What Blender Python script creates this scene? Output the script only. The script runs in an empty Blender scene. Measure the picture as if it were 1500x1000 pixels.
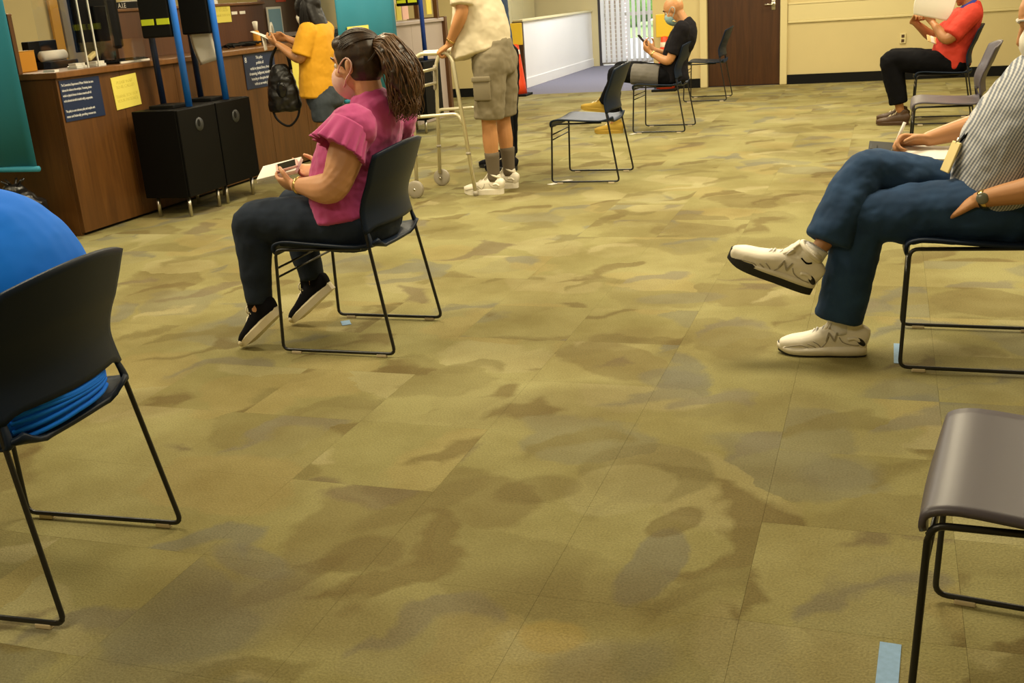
import bpy, bmesh, math, random
from mathutils import Vector as V, Matrix, noise
random.seed(7)
C = bpy.context.scene.collection
SC = bpy.context.scene
PI = math.pi

# ------------------------------------------------------------------ camera
cd = bpy.data.cameras.new('camera')
cam = bpy.data.objects.new('camera', cd); C.objects.link(cam)
FW = V((-0.325, 0.894, -0.309)).normalized(); RT = V((0.945, 0.32, -0.068))
RT = (RT - FW*RT.dot(FW)).normalized(); UP = RT.cross(FW)
cam.matrix_world = Matrix(((RT.x, UP.x, -FW.x, 0), (RT.y, UP.y, -FW.y, 0), (RT.z, UP.z, -FW.z, 1.3211), (0, 0, 0, 1)))
cd.sensor_width = 36; cd.lens = 1552.3*36/1500; cd.clip_start = 0.05; cd.clip_end = 200
SC.camera = cam

# ------------------------------------------------------------------ light
SC.view_settings.view_transform = 'Standard'; SC.view_settings.look = 'None'
SC.view_settings.gamma = 1; SC.view_settings.use_curve_mapping = False
SC.view_settings.exposure = 0.12
w = bpy.data.worlds.new('sky'); SC.world = w; w.use_nodes = True
w.node_tree.nodes['Background'].inputs[0].default_value = (0.86, 0.93, 1.0, 1)
w.node_tree.nodes['Background'].inputs[1].default_value = 3.0
def area(name, loc, sx, sy, power, col, rot=(0, 0, 0)):
    d = bpy.data.lights.new(name, 'AREA'); d.shape = 'RECTANGLE'; d.size = sx; d.size_y = sy
    d.energy = power; d.color = col
    o = bpy.data.objects.new(name, d); C.objects.link(o); o.location = loc; o.rotation_euler = rot
    return o
WARM = (1.0, 0.87, 0.60)
for (x, y, p) in ((-3.4, 3.2, 52), (-0.6, 4.2, 62), (-3.2, 6.2, 76), (-0.6, 7.2, 78), (-3.2, 9.4, 78), (-0.6, 10.4, 74),
                  (-3.2, 12.5, 64), (-0.3, 13.0, 50), (1.8, 5.2, 58), (1.8, 9.5, 56), (-6.9, 7.5, 60), (-6.9, 11.5, 50), (-1.6, 0.6, 34)):
    area('troffer_or_fill_lamp', (x, y, 2.78), 1.2, 0.6, p, WARM)
area('hall_daylight_fill', (-3.9, 16.6, 2.75), 1.2, 2.2, 125, (0.86, 0.90, 1.0))  # added area light, stands in for daylight spilling in through the hall
area('troffer_or_fill_lamp', (-5.6, 3.2, 2.78), 1.2, .6, 48, WARM)  # extra light added to brighten the teal banner at the counter end

# ------------------------------------------------------------------ materials
def mat(name, col, rough=0.6, metal=0.0, spec=0.5, var=0.0, vscale=20, bump=0.0, bscale=200, sheen=0.0, emit=None):
    m = bpy.data.materials.new(name); m.use_nodes = True
    nt = m.node_tree; N = nt.nodes; L = nt.links
    b = N['Principled BSDF']
    b.inputs['Base Color'].default_value = (*col, 1); b.inputs['Roughness'].default_value = rough
    b.inputs['Metallic'].default_value = metal; b.inputs['Specular IOR Level'].default_value = spec
    if sheen: b.inputs['Sheen Weight'].default_value = sheen
    tc = N.new('ShaderNodeTexCoord')
    if var:
        n = N.new('ShaderNodeTexNoise'); n.inputs['Scale'].default_value = vscale; n.inputs['Detail'].default_value = 4
        L.new(tc.outputs['Object'], n.inputs['Vector'])
        r = N.new('ShaderNodeValToRGB')
        r.color_ramp.elements[0].position = 0.3; r.color_ramp.elements[1].position = 0.7
        r.color_ramp.elements[0].color = (*[c*(1-var) for c in col], 1)
        r.color_ramp.elements[1].color = (*[min(1, c*(1+var)) for c in col], 1)
        L.new(n.outputs['Fac'], r.inputs['Fac']); L.new(r.outputs['Color'], b.inputs['Base Color'])
    if bump:
        n2 = N.new('ShaderNodeTexNoise'); n2.inputs['Scale'].default_value = bscale; n2.inputs['Detail'].default_value = 3
        L.new(tc.outputs['Object'], n2.inputs['Vector'])
        bp = N.new('ShaderNodeBump'); bp.inputs['Strength'].default_value = bump; bp.inputs['Distance'].default_value = 0.004
        L.new(n2.outputs['Fac'], bp.inputs['Height']); L.new(bp.outputs['Normal'], b.inputs['Normal'])
    return m
def wood(name, c1, c2, rough=0.45):
    m = mat(name, c1, rough); nt = m.node_tree; N = nt.nodes; L = nt.links
    tc = N['Texture Coordinate']; mp = N.new('ShaderNodeMapping'); mp.inputs['Scale'].default_value = (6, 6, 0.45)
    L.new(tc.outputs['Object'], mp.inputs['Vector'])
    n = N.new('ShaderNodeTexNoise'); n.inputs['Scale'].default_value = 3; n.inputs['Detail'].default_value = 8; n.inputs['Distortion'].default_value = 1.2
    L.new(mp.outputs['Vector'], n.inputs['Vector'])
    r = N.new('ShaderNodeValToRGB'); r.color_ramp.elements[0].position = 0.3; r.color_ramp.elements[1].position = 0.72
    r.color_ramp.elements[0].color = (*c2, 1); r.color_ramp.elements[1].color = (*c1, 1)
    L.new(n.outputs['Fac'], r.inputs['Fac']); L.new(r.outputs['Color'], N['Principled BSDF'].inputs['Base Color'])
    return m
TILE = 0.457; TX0, TY0 = -0.26, 4.315
def carpet_mat():
    m = mat('carpet', (0.3, 0.25, 0.11), 0.95, spec=0.15); nt = m.node_tree; N = nt.nodes; L = nt.links
    b = N['Principled BSDF']
    geo = N.new('ShaderNodeNewGeometry')
    def vm(op, a, c=None):
        n = N.new('ShaderNodeVectorMath'); n.operation = op
        for i, q in enumerate((a, c)):
            if q is None: continue
            if isinstance(q, (tuple, list)): n.inputs[i].default_value = q
            else: L.new(q, n.inputs[i])
        return n.outputs['Vector']
    def mth(op, a, c=None, clamp=False):
        n = N.new('ShaderNodeMath'); n.operation = op; n.use_clamp = clamp
        for i, q in enumerate((a, c)):
            if q is None: continue
            if isinstance(q, (int, float)): n.inputs[i].default_value = q
            else: L.new(q, n.inputs[i])
        return n.outputs['Value']
    def mix(f, a, c):
        n = N.new('ShaderNodeMix'); n.data_type = 'RGBA'
        if isinstance(f, (int, float)): n.inputs['Factor'].default_value = f
        else: L.new(f, n.inputs['Factor'])
        for i, q in ((6, a), (7, c)):
            if isinstance(q, tuple): n.inputs[i].default_value = (*q, 1)
            else: L.new(q, n.inputs[i])
        return n.outputs[2]
    P = geo.outputs['Position']
    idx = vm('FLOOR', vm('DIVIDE', vm('SUBTRACT', P, (TX0, TY0, 0)), (TILE, TILE, 1e3)))
    wn = N.new('ShaderNodeTexWhiteNoise'); L.new(idx, wn.inputs['Vector'])
    sep = N.new('ShaderNodeSeparateColor'); L.new(wn.outputs['Color'], sep.inputs['Color'])
    gate = mth('GREATER_THAN', sep.outputs['Blue'], 0.72)          # only some tiles were laid out of register
    off = vm('MULTIPLY', wn.outputs['Color'], (7, 9, 0))
    sc = N.new('ShaderNodeVectorMath'); sc.operation = 'SCALE'; L.new(off, sc.inputs[0]); L.new(gate, sc.inputs['Scale'])
    Q = vm('ADD', P, sc.outputs['Vector'])
    # edges of the printed shapes wobble a little
    nz = N.new('ShaderNodeTexNoise'); nz.inputs['Scale'].default_value = 3.2; nz.inputs['Detail'].default_value = 2
    L.new(Q, nz.inputs['Vector'])
    wob = vm('MULTIPLY', vm('SUBTRACT', nz.outputs['Color'], (.5, .5, .5)), (.34, .34, 0))
    nz2 = N.new('ShaderNodeTexNoise'); nz2.inputs['Scale'].default_value = 26; nz2.inputs['Detail'].default_value = 3; L.new(P, nz2.inputs['Vector'])
    wob2 = vm('MULTIPLY', vm('SUBTRACT', nz2.outputs['Color'], (.5, .5, .5)), (.05, .05, 0))
    rot = N.new('ShaderNodeVectorRotate'); rot.rotation_type = 'Z_AXIS'; rot.inputs['Angle'].default_value = 0.55
    L.new(vm('ADD', vm('ADD', Q, wob), wob2), rot.inputs['Vector']); Q = rot.outputs['Vector']
    def disc(scale, shift, rad, soft=0.03, seedshift=(0, 0, 0)):
        v = N.new('ShaderNodeTexVoronoi'); v.voronoi_dimensions = '2D'; v.inputs['Scale'].default_value = 1.0
        L.new(vm('ADD', vm('MULTIPLY', vm('ADD', Q, shift), scale), seedshift), v.inputs['Vector'])
        f = mth('MULTIPLY', mth('SUBTRACT', rad, v.outputs['Distance']), 1/soft, clamp=True)
        return f, v.outputs['Color']
    n1 = N.new('ShaderNodeTexNoise'); n1.inputs['Scale'].default_value = 1.6; n1.inputs['Detail'].default_value = 3
    L.new(Q, n1.inputs['Vector'])
    r1 = N.new('ShaderNodeValToRGB'); r1.color_ramp.elements[0].position = .35; r1.color_ramp.elements[1].position = .65
    r1.color_ramp.elements[0].color = (0.250, 0.226, 0.092, 1); r1.color_ramp.elements[1].color = (0.310, 0.284, 0.128, 1)
    L.new(n1.outputs['Fac'], r1.inputs['Fac'])
    col = r1.outputs['Color']
    def cellramp(cellcol, stops):
        s = N.new('ShaderNodeSeparateColor'); L.new(cellcol, s.inputs['Color'])
        r = N.new('ShaderNodeValToRGB'); r.color_ramp.interpolation = 'CONSTANT'
        e = r.color_ramp.elements
        while len(e) < len(stops): e.new(0.5)
        for i, (p, c) in enumerate(stops): e[i].position = p; e[i].color = (*c, 1)
        L.new(s.outputs['Red'], r.inputs['Fac']); return r.outputs['Color'], s.outputs['Green']
    BR = (0.155, 0.118, 0.045); GR = (0.185, 0.178, 0.125); KH = (0.36, 0.325, 0.17); OL = (0.20, 0.172, 0.07); RB = (0.165, 0.130, 0.075)
    d1, c1 = disc((1.5, 2.3, 1), (0, 0, 0), 0.43, .06)
    k1, g1 = cellramp(c1, [(0, OL), (.3, KH), (.5, GR), (.62, BR), (.75, (0.315, 0.255, 0.105))])
    col = mix(mth('MULTIPLY', d1, 0.5), col, k1)
    d2, c2 = disc((1.9, 1.5, 1), (3.3, 1.7, 0), 0.44, .05)
    d2b, _ = disc((1.9, 1.5, 1), (3.3+.12, 1.7+.09, 0), 0.46, .05)
    cres = mth('MULTIPLY', d2, mth('SUBTRACT', 1.0, d2b, clamp=True))
    k2, g2 = cellramp(c2, [(0, BR), (.35, RB), (.5, GR), (.68, KH), (.8, OL)])
    col = mix(mth('MULTIPLY', mth('MULTIPLY', cres, mth('GREATER_THAN', g2, .25)), 0.72), col, k2)
    d3, c3 = disc((2.4, 1.5, 1), (7.1, 5.2, 0), 0.33, .05)
    d3b, _ = disc((2.4, 1.5, 1), (7.1-.09, 5.2+.13, 0), 0.4, .06)
    k3, g3 = cellramp(c3, [(0, GR), (.25, BR), (.45, KH), (.6, OL), (.8, (0.2, 0.18, 0.12))])
    leaf = mth('MULTIPLY', d3, mth('SUBTRACT', 1.0, mth('MULTIPLY', d3b, .8), clamp=True))
    col = mix(mth('MULTIPLY', leaf, 0.78), col, k3)
    # single printed shapes and worn stains that stand out in the near carpet
    W2 = vm('ADD', vm('ADD', P, vm('MULTIPLY', wob, (.18, .18, 0))), vm('MULTIPLY', wob2, (.5, .5, 0)))
    LT = (0.31, 0.285, 0.14); GB = (0.175, 0.165, 0.125); DB = (0.13, 0.095, 0.035); YL = (0.36, 0.27, 0.08)
    for (cx, cy, a_, b_, an, c_, st, soft) in (
            (-.61, 2.72, .19, .20, .49, (0.19, 0.165, 0.075), .75, .10), (-.66, 2.60, .17, .14, .87, LT, .8, .10), (-.49, 2.22, .19, .065, 1.45, GB, .8, .15), (-.47, 2.44, .10, .05, 1.0, DB, .7, .2),
            (-1.21, 2.12, .10, .10, 1.1, DB, .6, .25), (-1.33, 1.97, .16, .05, 1.04, DB, .55, .25), (-1.48, 2.03, .14, .06, -.33, GB, .7, .25), (-.68, 3.49, .12, .10, -.32, GB, .6, .2), (-.83, 4.5, .20, .09, .3, GB, .5, .2),
            (-.94, 3.21, .36, .17, .42, DB, .5, .6), (-.89, 2.56, .12, .08, .63, DB, .5, .25), (-.29, 3.25, .20, .18, .52, DB, .4, .6), (-1.18, 2.42, .22, .07, .96, DB, .4, .3), (-1.03, 3.86, .28, .10, .8, DB, .3, .4),
            (-1.25, 1.86, .34, .13, -.2, DB, .55, .8), (-.66, 2.03, .30, .13, .22, DB, .5, .8), (-.64, 1.88, .07, .06, .44, YL, .6, .3), (-3.57, 4.33, .16, .22, .66, DB, .45, .4), (-1.45, 1.70, .34, .16, 1.32, GB, .5, .6), (-.5, 1.80, .14, .09, .58, GB, .5, .4),
            (-.08, 2.82, .13, .10, .98, GB, .45, .4), (-2.6, 2.9, .30, .14, .6, DB, .35, .6), (-1.75, 2.9, .22, .12, .9, DB, .35, .5), (-2.7, 4.6, .3, .12, .4, DB, .3, .6)):
        mp = N.new('ShaderNodeMapping'); mp.vector_type = 'TEXTURE'; mp.inputs['Location'].default_value = (cx, cy, 0); mp.inputs['Rotation'].default_value = (0, 0, an); mp.inputs['Scale'].default_value = (a_, b_, 1)
        L.new(W2, mp.inputs['Vector'])
        ln = N.new('ShaderNodeVectorMath'); ln.operation = 'LENGTH'; L.new(mp.outputs['Vector'], ln.inputs[0])
        f = mth('MULTIPLY', mth('SUBTRACT', 1.0+soft/2, ln.outputs['Value']), 1/soft, clamp=True)
        col = mix(mth('MULTIPLY', f, st*.8), col, c_)
    # trodden dirt
    n2 = N.new('ShaderNodeTexNoise'); n2.inputs['Scale'].default_value = 1.15; n2.inputs['Detail'].default_value = 6; n2.inputs['Roughness'].default_value = .6
    L.new(P, n2.inputs['Vector'])
    r2 = N.new('ShaderNodeValToRGB'); r2.color_ramp.elements[0].position = .38; r2.color_ramp.elements[1].position = .6
    r2.color_ramp.elements[0].color = (.68, .62, .52, 1); r2.color_ramp.elements[1].color = (1, 1, 1, 1)
    L.new(n2.outputs['Fac'], r2.inputs['Fac'])
    mm = N.new('ShaderNodeMix'); mm.data_type = 'RGBA'; mm.blend_type = 'MULTIPLY'; mm.inputs['Factor'].default_value = .85
    L.new(col, mm.inputs[6]); L.new(r2.outputs['Color'], mm.inputs[7])
    # loops of the pile
    n3 = N.new('ShaderNodeTexNoise'); n3.inputs['Scale'].default_value = 170; n3.inputs['Detail'].default_value = 2
    L.new(P, n3.inputs['Vector'])
    r3 = N.new('ShaderNodeValToRGB'); r3.color_ramp.elements[0].position = .3; r3.color_ramp.elements[1].position = .7
    r3.color_ramp.elements[0].color = (.8, .8, .8, 1); r3.color_ramp.elements[1].color = (1.1, 1.1, 1.1, 1)
    L.new(n3.outputs['Fac'], r3.inputs['Fac'])
    m3 = N.new('ShaderNodeMix'); m3.data_type = 'RGBA'; m3.blend_type = 'MULTIPLY'; m3.inputs['Factor'].default_value = 1
    L.new(mm.outputs[2], m3.inputs[6]); L.new(r3.outputs['Color'], m3.inputs[7])
    L.new(m3.outputs[2], b.inputs['Base Color'])
    bp = N.new('ShaderNodeBump'); bp.inputs['Strength'].default_value = .5; bp.inputs['Distance'].default_value = .004
    L.new(n3.outputs['Fac'], bp.inputs['Height']); L.new(bp.outputs['Normal'], b.inputs['Normal'])
    return m
def check_mat(name, light, dark, period):
    m = mat(name, light, .85); nt = m.node_tree; N = nt.nodes; L = nt.links; b = N['Principled BSDF']
    tc = N['Texture Coordinate']
    outs = []
    for ang, amt in ((0.0, 1.0), (PI/2, .25)):
        mp = N.new('ShaderNodeMapping'); mp.inputs['Rotation'].default_value = (0, -.45+ang, 0); L.new(tc.outputs['Object'], mp.inputs['Vector'])
        wv = N.new('ShaderNodeTexWave'); wv.inputs['Scale'].default_value = 0.314/period; wv.inputs['Distortion'].default_value = 1.2; wv.inputs['Detail Scale'].default_value = .6
        L.new(mp.outputs['Vector'], wv.inputs['Vector'])
        k = N.new('ShaderNodeMath'); k.operation = 'MULTIPLY'; k.inputs[1].default_value = amt; L.new(wv.outputs['Fac'], k.inputs[0]); outs.append(k.outputs[0])
    a = N.new('ShaderNodeMath'); a.operation = 'ADD'; L.new(outs[0], a.inputs[0]); L.new(outs[1], a.inputs[1])
    r = N.new('ShaderNodeValToRGB'); r.color_ramp.elements[0].position = .35; r.color_ramp.elements[1].position = .95
    r.color_ramp.elements[0].color = (*dark, 1); r.color_ramp.elements[1].color = (*light, 1)
    L.new(a.outputs[0], r.inputs['Fac']); L.new(r.outputs['Color'], b.inputs['Base Color'])
    return m
def brick_mat():
    m = mat('brickwork', (0.5, 0.42, 0.38), .9); nt = m.node_tree; N = nt.nodes; L = nt.links
    mp = N.new('ShaderNodeMapping'); mp.inputs['Rotation'].default_value = (PI/2, 0, 0); L.new(N['Texture Coordinate'].outputs['Object'], mp.inputs['Vector'])
    br = N.new('ShaderNodeTexBrick'); br.inputs['Scale'].default_value = 1; br.inputs['Brick Width'].default_value = .2; br.inputs['Row Height'].default_value = .075
    br.inputs['Mortar Size'].default_value = .01; br.inputs['Color1'].default_value = (.42, .33, .29, 1); br.inputs['Color2'].default_value = (.5, .42, .37, 1); br.inputs['Mortar'].default_value = (.7, .68, .66, 1)
    L.new(mp.outputs['Vector'], br.inputs['Vector']); L.new(br.outputs['Color'], N['Principled BSDF'].inputs['Base Color'])
    return m
def glass_mat(name, amt=.9, tint=(1, 1, 1)):
    m = bpy.data.materials.new(name); m.use_nodes = True; nt = m.node_tree; N = nt.nodes; L = nt.links
    N.remove(N['Principled BSDF'])
    t = N.new('ShaderNodeBsdfTransparent'); t.inputs[0].default_value = (*tint, 1)
    g = N.new('ShaderNodeBsdfGlossy'); g.inputs['Roughness'].default_value = .03
    mx = N.new('ShaderNodeMixShader'); mx.inputs[0].default_value = 1-amt
    L.new(t.outputs[0], mx.inputs[1]); L.new(g.outputs[0], mx.inputs[2]); L.new(mx.outputs[0], N['Material Output'].inputs[0])
    return m
M = {}
M['carpet'] = carpet_mat()
M['cream'] = mat('cream_paint', (0.60, 0.50, 0.25), .6, var=.03, vscale=2)
M['cream_trim'] = mat('cream_trim_paint', (0.66, 0.57, 0.30), .4)
M['white_wall'] = mat('white_wall_paint', (0.78, 0.75, 0.70), .55, var=.02, vscale=1.5)
M['ceil'] = mat('ceiling_tile', (0.75, 0.72, 0.66), .9)
M['black_rubber'] = mat('black_rubber', (0.006, 0.006, 0.006), .7, spec=.15)
M['hall_carpet'] = mat('grey_hall_carpet', (0.15, 0.14, 0.17), .9, var=.15, vscale=60)
M['counter'] = wood('counter_wood', (0.125, 0.049, 0.009), (0.075, 0.028, 0.005), .45)
M['counter_top'] = wood('counter_top_wood', (0.20, 0.085, 0.022), (0.14, 0.055, 0.013), .4)
M['ledge'] = wood('ledge_wood', (0.115, 0.042, 0.013), (0.085, 0.03, 0.009), .45)
M['door'] = wood('door_wood', (0.075, 0.026, 0.006), (0.04, 0.013, 0.003), .35)
M['mauve'] = mat('mauve_laminate', (0.165, 0.105, 0.075), .4)
M['lav'] = mat('lavender_grey_laminate', (0.40, 0.335, 0.315), .35)
M['teal'] = mat('teal_fabric', (0.020, 0.225, 0.34), .7, var=.04, vscale=3)
M['yellow_wood'] = mat('yellow_wood', (0.55, 0.28, 0.03), .5)
M['grey_post'] = mat('grey_post', (0.22, 0.19, 0.15), .5)
M['plastic'] = mat('navy_chair_plastic', (0.006, 0.0130, 0.030), .45, spec=.2, bump=.06, bscale=700)
M['plastic_sheen'] = mat('chair_plastic_painted_sheen', (0.075, 0.064, 0.086), .4, spec=.5, bump=.06, bscale=700)  # same navy plastic, with the sheen of reflected light put into the colour
M['rod'] = mat('black_steel_rod', (0.008, 0.008, 0.009), .35, spec=.5)
M['glide'] = mat('clear_plastic_glide', (0.62, 0.52, 0.36), .4)
M['steel'] = mat('brushed_steel', (0.6, 0.57, 0.5), .3, metal=1)
M['alu'] = mat('walker_tube', (0.72, 0.66, 0.47), .3, metal=.35)
M['black'] = mat('matte_black', (0.004, 0.004, 0.004), .6, spec=.2)
M['black_panel'] = mat('black_panel', (0.003, 0.003, 0.003), .5, spec=.12)
M['grommet'] = mat('grey_grommet', (0.028, 0.031, 0.034), .45)
M['black_gloss'] = mat('black_gloss', (0.008, 0.008, 0.009), .15)
M['bag_plastic'] = mat('black_bag_plastic', (0.009, 0.008, 0.008), .34, spec=.5)
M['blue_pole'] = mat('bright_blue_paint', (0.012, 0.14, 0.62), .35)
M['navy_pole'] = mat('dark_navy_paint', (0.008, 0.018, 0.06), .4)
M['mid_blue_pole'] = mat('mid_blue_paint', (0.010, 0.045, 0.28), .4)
M['neon'] = mat('neon_yellow_label', (0.62, 0.72, 0.02), .6)
M['navy_sign'] = mat('navy_sign', (0.010, 0.022, 0.068), .4)
M['white_ink'] = mat('white_ink', (0.75, 0.76, 0.78), .6)
M['yellow_paper'] = mat('yellow_paper', (0.72, 0.62, 0.11), .8)
M['yellow_ink'] = mat('faded_ink', (0.62, 0.53, 0.09), .8)
M['paper'] = mat('white_paper', (0.80, 0.76, 0.68), .8)
M['paper_blue'] = mat('pale_blue_print', (0.23, 0.40, 0.52), .6)
M['red_paper'] = mat('red_paper', (0.55, 0.07, 0.03), .7)
M['cone'] = mat('orange_cone', (0.85, 0.07, 0.015), .45)
M['cone_sign'] = mat('yellow_cone_sign', (0.75, 0.50, 0.03), .5)
M['cone_white'] = mat('cone_white_band', (0.8, 0.62, 0.5), .4)
M['tape'] = mat('blue_floor_tape', (0.22, 0.38, 0.62), .7, var=.1, vscale=60)
M['glass'] = glass_mat('clear_glass', .92)
M['acrylic'] = glass_mat('clear_acrylic', .93)
M['acrylic_edge'] = mat('acrylic_edge', (0.75, 0.75, 0.7), .2)
M['blind'] = mat('blind_slat', (0.72, 0.70, 0.66), .6)
M['frame'] = mat('door_frame_metal', (0.55, 0.5, 0.42), .4)
M['dark_frame'] = mat('dark_frame', (0.06, 0.05, 0.05), .5)
M['brick'] = brick_mat()
M['pave'] = mat('pavement', (0.75, 0.73, 0.70), .9, var=.05, vscale=2)
M['grass'] = mat('grass', (0.30, 0.45, 0.12), .9, var=.3, vscale=8)
M['leaf'] = mat('hedge_leaves', (0.20, 0.36, 0.07), .8, var=.4, vscale=9)
M['orange_box'] = mat('orange_box', (0.62, 0.27, 0.02), .7)
# people
M['skin_light'] = mat('light_skin', (0.60, 0.30, 0.155), .5, var=.05, vscale=12)
M['skin_tan'] = mat('tan_skin', (0.50, 0.235, 0.095), .5, var=.06, vscale=12)
M['skin_brown'] = mat('brown_skin', (0.36, 0.155, 0.055), .5, var=.06, vscale=12)
M['skin_dark'] = mat('deep_brown_skin', (0.22, 0.085, 0.035), .5, var=.06, vscale=12)
M['pink'] = mat('magenta_fabric', (0.47, 0.050, 0.215), .8, bump=.12, bscale=420, sheen=.2)
M['denim'] = mat('dark_denim', (0.017, 0.025, 0.043), .85, spec=.2, var=.35, vscale=9, bump=.2, bscale=500)
M['denim_blue'] = mat('blue_denim', (0.021, 0.050, 0.115), .85, spec=.2, var=.25, vscale=10, bump=.2, bscale=500)
M['denim_short'] = mat('grey_denim', (0.032, 0.042, 0.055), .85, var=.25, vscale=10)
M['royal'] = mat('royal_blue_jersey', (0.004, 0.175, 0.88), .75, spec=.2, bump=.05, bscale=600)
M['mustard'] = mat('mustard_fabric', (0.66, 0.32, 0.008), .8, bump=.1, bscale=400)
M['cream_shirt'] = mat('cream_cotton', (0.68, 0.59, 0.42), .85, bump=.1, bscale=400)
M['khaki'] = mat('grey_khaki', (0.21, 0.175, 0.11), .9, bump=.12, bscale=350)
M['black_cloth'] = mat('black_cloth', (0.0045, 0.0045, 0.006), .9, spec=.1)
M['char_cloth'] = mat('charcoal_tee', (0.012, 0.011, 0.014), .9, spec=.1)
M['grey_cloth'] = mat('grey_cloth', (0.15, 0.14, 0.13), .9)
M['red_cloth'] = mat('red_polo', (0.50, 0.030, 0.013), .8)
M['blue_collar'] = mat('blue_collar', (0.02, 0.04, 0.30), .8)
M['navy_cloth'] = mat('blue_chambray', (0.02, 0.05, 0.13), .85)
M['check'] = check_mat('blue_grey_check_shirt', (0.52, 0.52, 0.54), (0.16, 0.18, 0.23), .0085)
M['hair_brown'] = mat('brown_hair', (0.032, 0.015, 0.006), .45, var=.4, vscale=60)
M['hair_brown2'] = mat('lighter_brown_hair', (0.125, 0.062, 0.024), .42, var=.3, vscale=60)
M['hair_black'] = mat('black_hair', (0.006, 0.0045, 0.004), .5, spec=.3)
M['hair_grey'] = mat('grey_hair', (0.5, 0.47, 0.42), .6)
M['mask_pink'] = mat('pale_pink_mask', (0.74, 0.46, 0.40), .8)
M['mask_white'] = mat('white_mask', (0.80, 0.76, 0.66), .8)
M['mask_blue'] = mat('pale_blue_mask', (0.25, 0.40, 0.43), .8)
M['eye'] = mat('eye_white', (0.75, 0.7, 0.62), .2)
M['iris'] = mat('dark_iris', (0.02, 0.012, 0.008), .1)
M['sneaker'] = mat('cream_white_leather', (0.80, 0.74, 0.62), .5, var=.05, vscale=30)
M['sneaker_grey'] = mat('grey_trim', (0.35, 0.31, 0.24), .5)
M['canvas'] = mat('black_canvas', (0.008, 0.008, 0.011), .9, spec=.1)
M['sole_white'] = mat('off_white_rubber', (0.72, 0.63, 0.44), .55)
M['sole_black'] = mat('black_sole_rubber', (0.008, 0.008, 0.008), .6)
M['sock_white'] = mat('white_sock', (0.75, 0.73, 0.72), .9, bump=.3, bscale=300)
M['sock_grey'] = mat('grey_sock', (0.13, 0.10, 0.065), .9, bump=.3, bscale=300)
M['tan_suede'] = mat('tan_suede', (0.42, 0.27, 0.035), .85)
M['brown_leather'] = mat('brown_leather', (0.065, 0.03, 0.012), .5)
M['gold'] = mat('gold_metal', (0.75, 0.52, 0.2), .25, metal=1)
M['badge'] = mat('cream_badge_card', (0.72, 0.58, 0.26), .5)
M['watch'] = mat('watch_face', (0.16, 0.16, 0.12), .2)

# ------------------------------------------------------------------ helpers
def link(o, parent=None):
    C.objects.link(o)
    if parent: o.parent = parent
    return o
def obj(name, bm, m, parent=None, smooth=False, loc=None):
    me = bpy.data.meshes.new(name); bmesh.ops.recalc_face_normals(bm, faces=bm.faces); bm.to_mesh(me); bm.free()
    if smooth:
        for p in me.polygons: p.use_smooth = True
    if isinstance(m, (list, tuple)):
        for q in m: me.materials.append(q)
    else: me.materials.append(m)
    o = bpy.data.objects.new(name, me)
    if loc is not None: o.location = loc
    return link(o, parent)
def tag(o, label=None, cat=None, group=None, kind=None):
    if label: o['label'] = label
    if cat: o['category'] = cat
    if group: o['group'] = group
    if kind: o['kind'] = kind
    return o
def thing(name, label, cat, loc=(0, 0, 0), rz=0, group=None):
    o = bpy.data.objects.new(name, None); o.empty_display_size = .1; link(o); o.location = loc; o.rotation_euler = (0, 0, rz)
    return tag(o, label, cat, group)
def box(bm, lo, hi, bev=0.0, seg=2):
    g = bmesh.ops.create_cube(bm, size=1)['verts']
    lo, hi = V(lo), V(hi)
    for v in g: v.co = V(((lo.x+hi.x)/2+v.co.x*(hi.x-lo.x), (lo.y+hi.y)/2+v.co.y*(hi.y-lo.y), (lo.z+hi.z)/2+v.co.z*(hi.z-lo.z)))
    if bev:
        es = {e for v in g for e in v.link_edges}
        bmesh.ops.bevel(bm, geom=list(es), offset=bev, segments=seg, affect='EDGES', profile=.5)
    return g
def bx(name, lo, hi, m, parent=None, bev=0.0, kind=None):
    bm = bmesh.new(); box(bm, lo, hi, bev); o = obj(name, bm, m, parent)
    if kind: o['kind'] = kind
    return o
def cr(P, t):      # catmull-rom over a list
    n = len(P)-1; i = min(int(t), n-1); f = t-i
    p0, p1, p2, p3 = P[max(i-1, 0)], P[i], P[i+1], P[min(i+2, n)]
    return 0.5*((2*p1)+(p2-p0)*f+(2*p0-5*p1+4*p2-p3)*f*f+(3*p1-p0-3*p2+p3)*f**3)
def ring_faces(bm, R):
    for a, b in zip(R[:-1], R[1:]):
        n = len(a)
        for i in range(n):
            bm.faces.new((a[i], a[(i+1) % n], b[(i+1) % n], b[i]))
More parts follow.
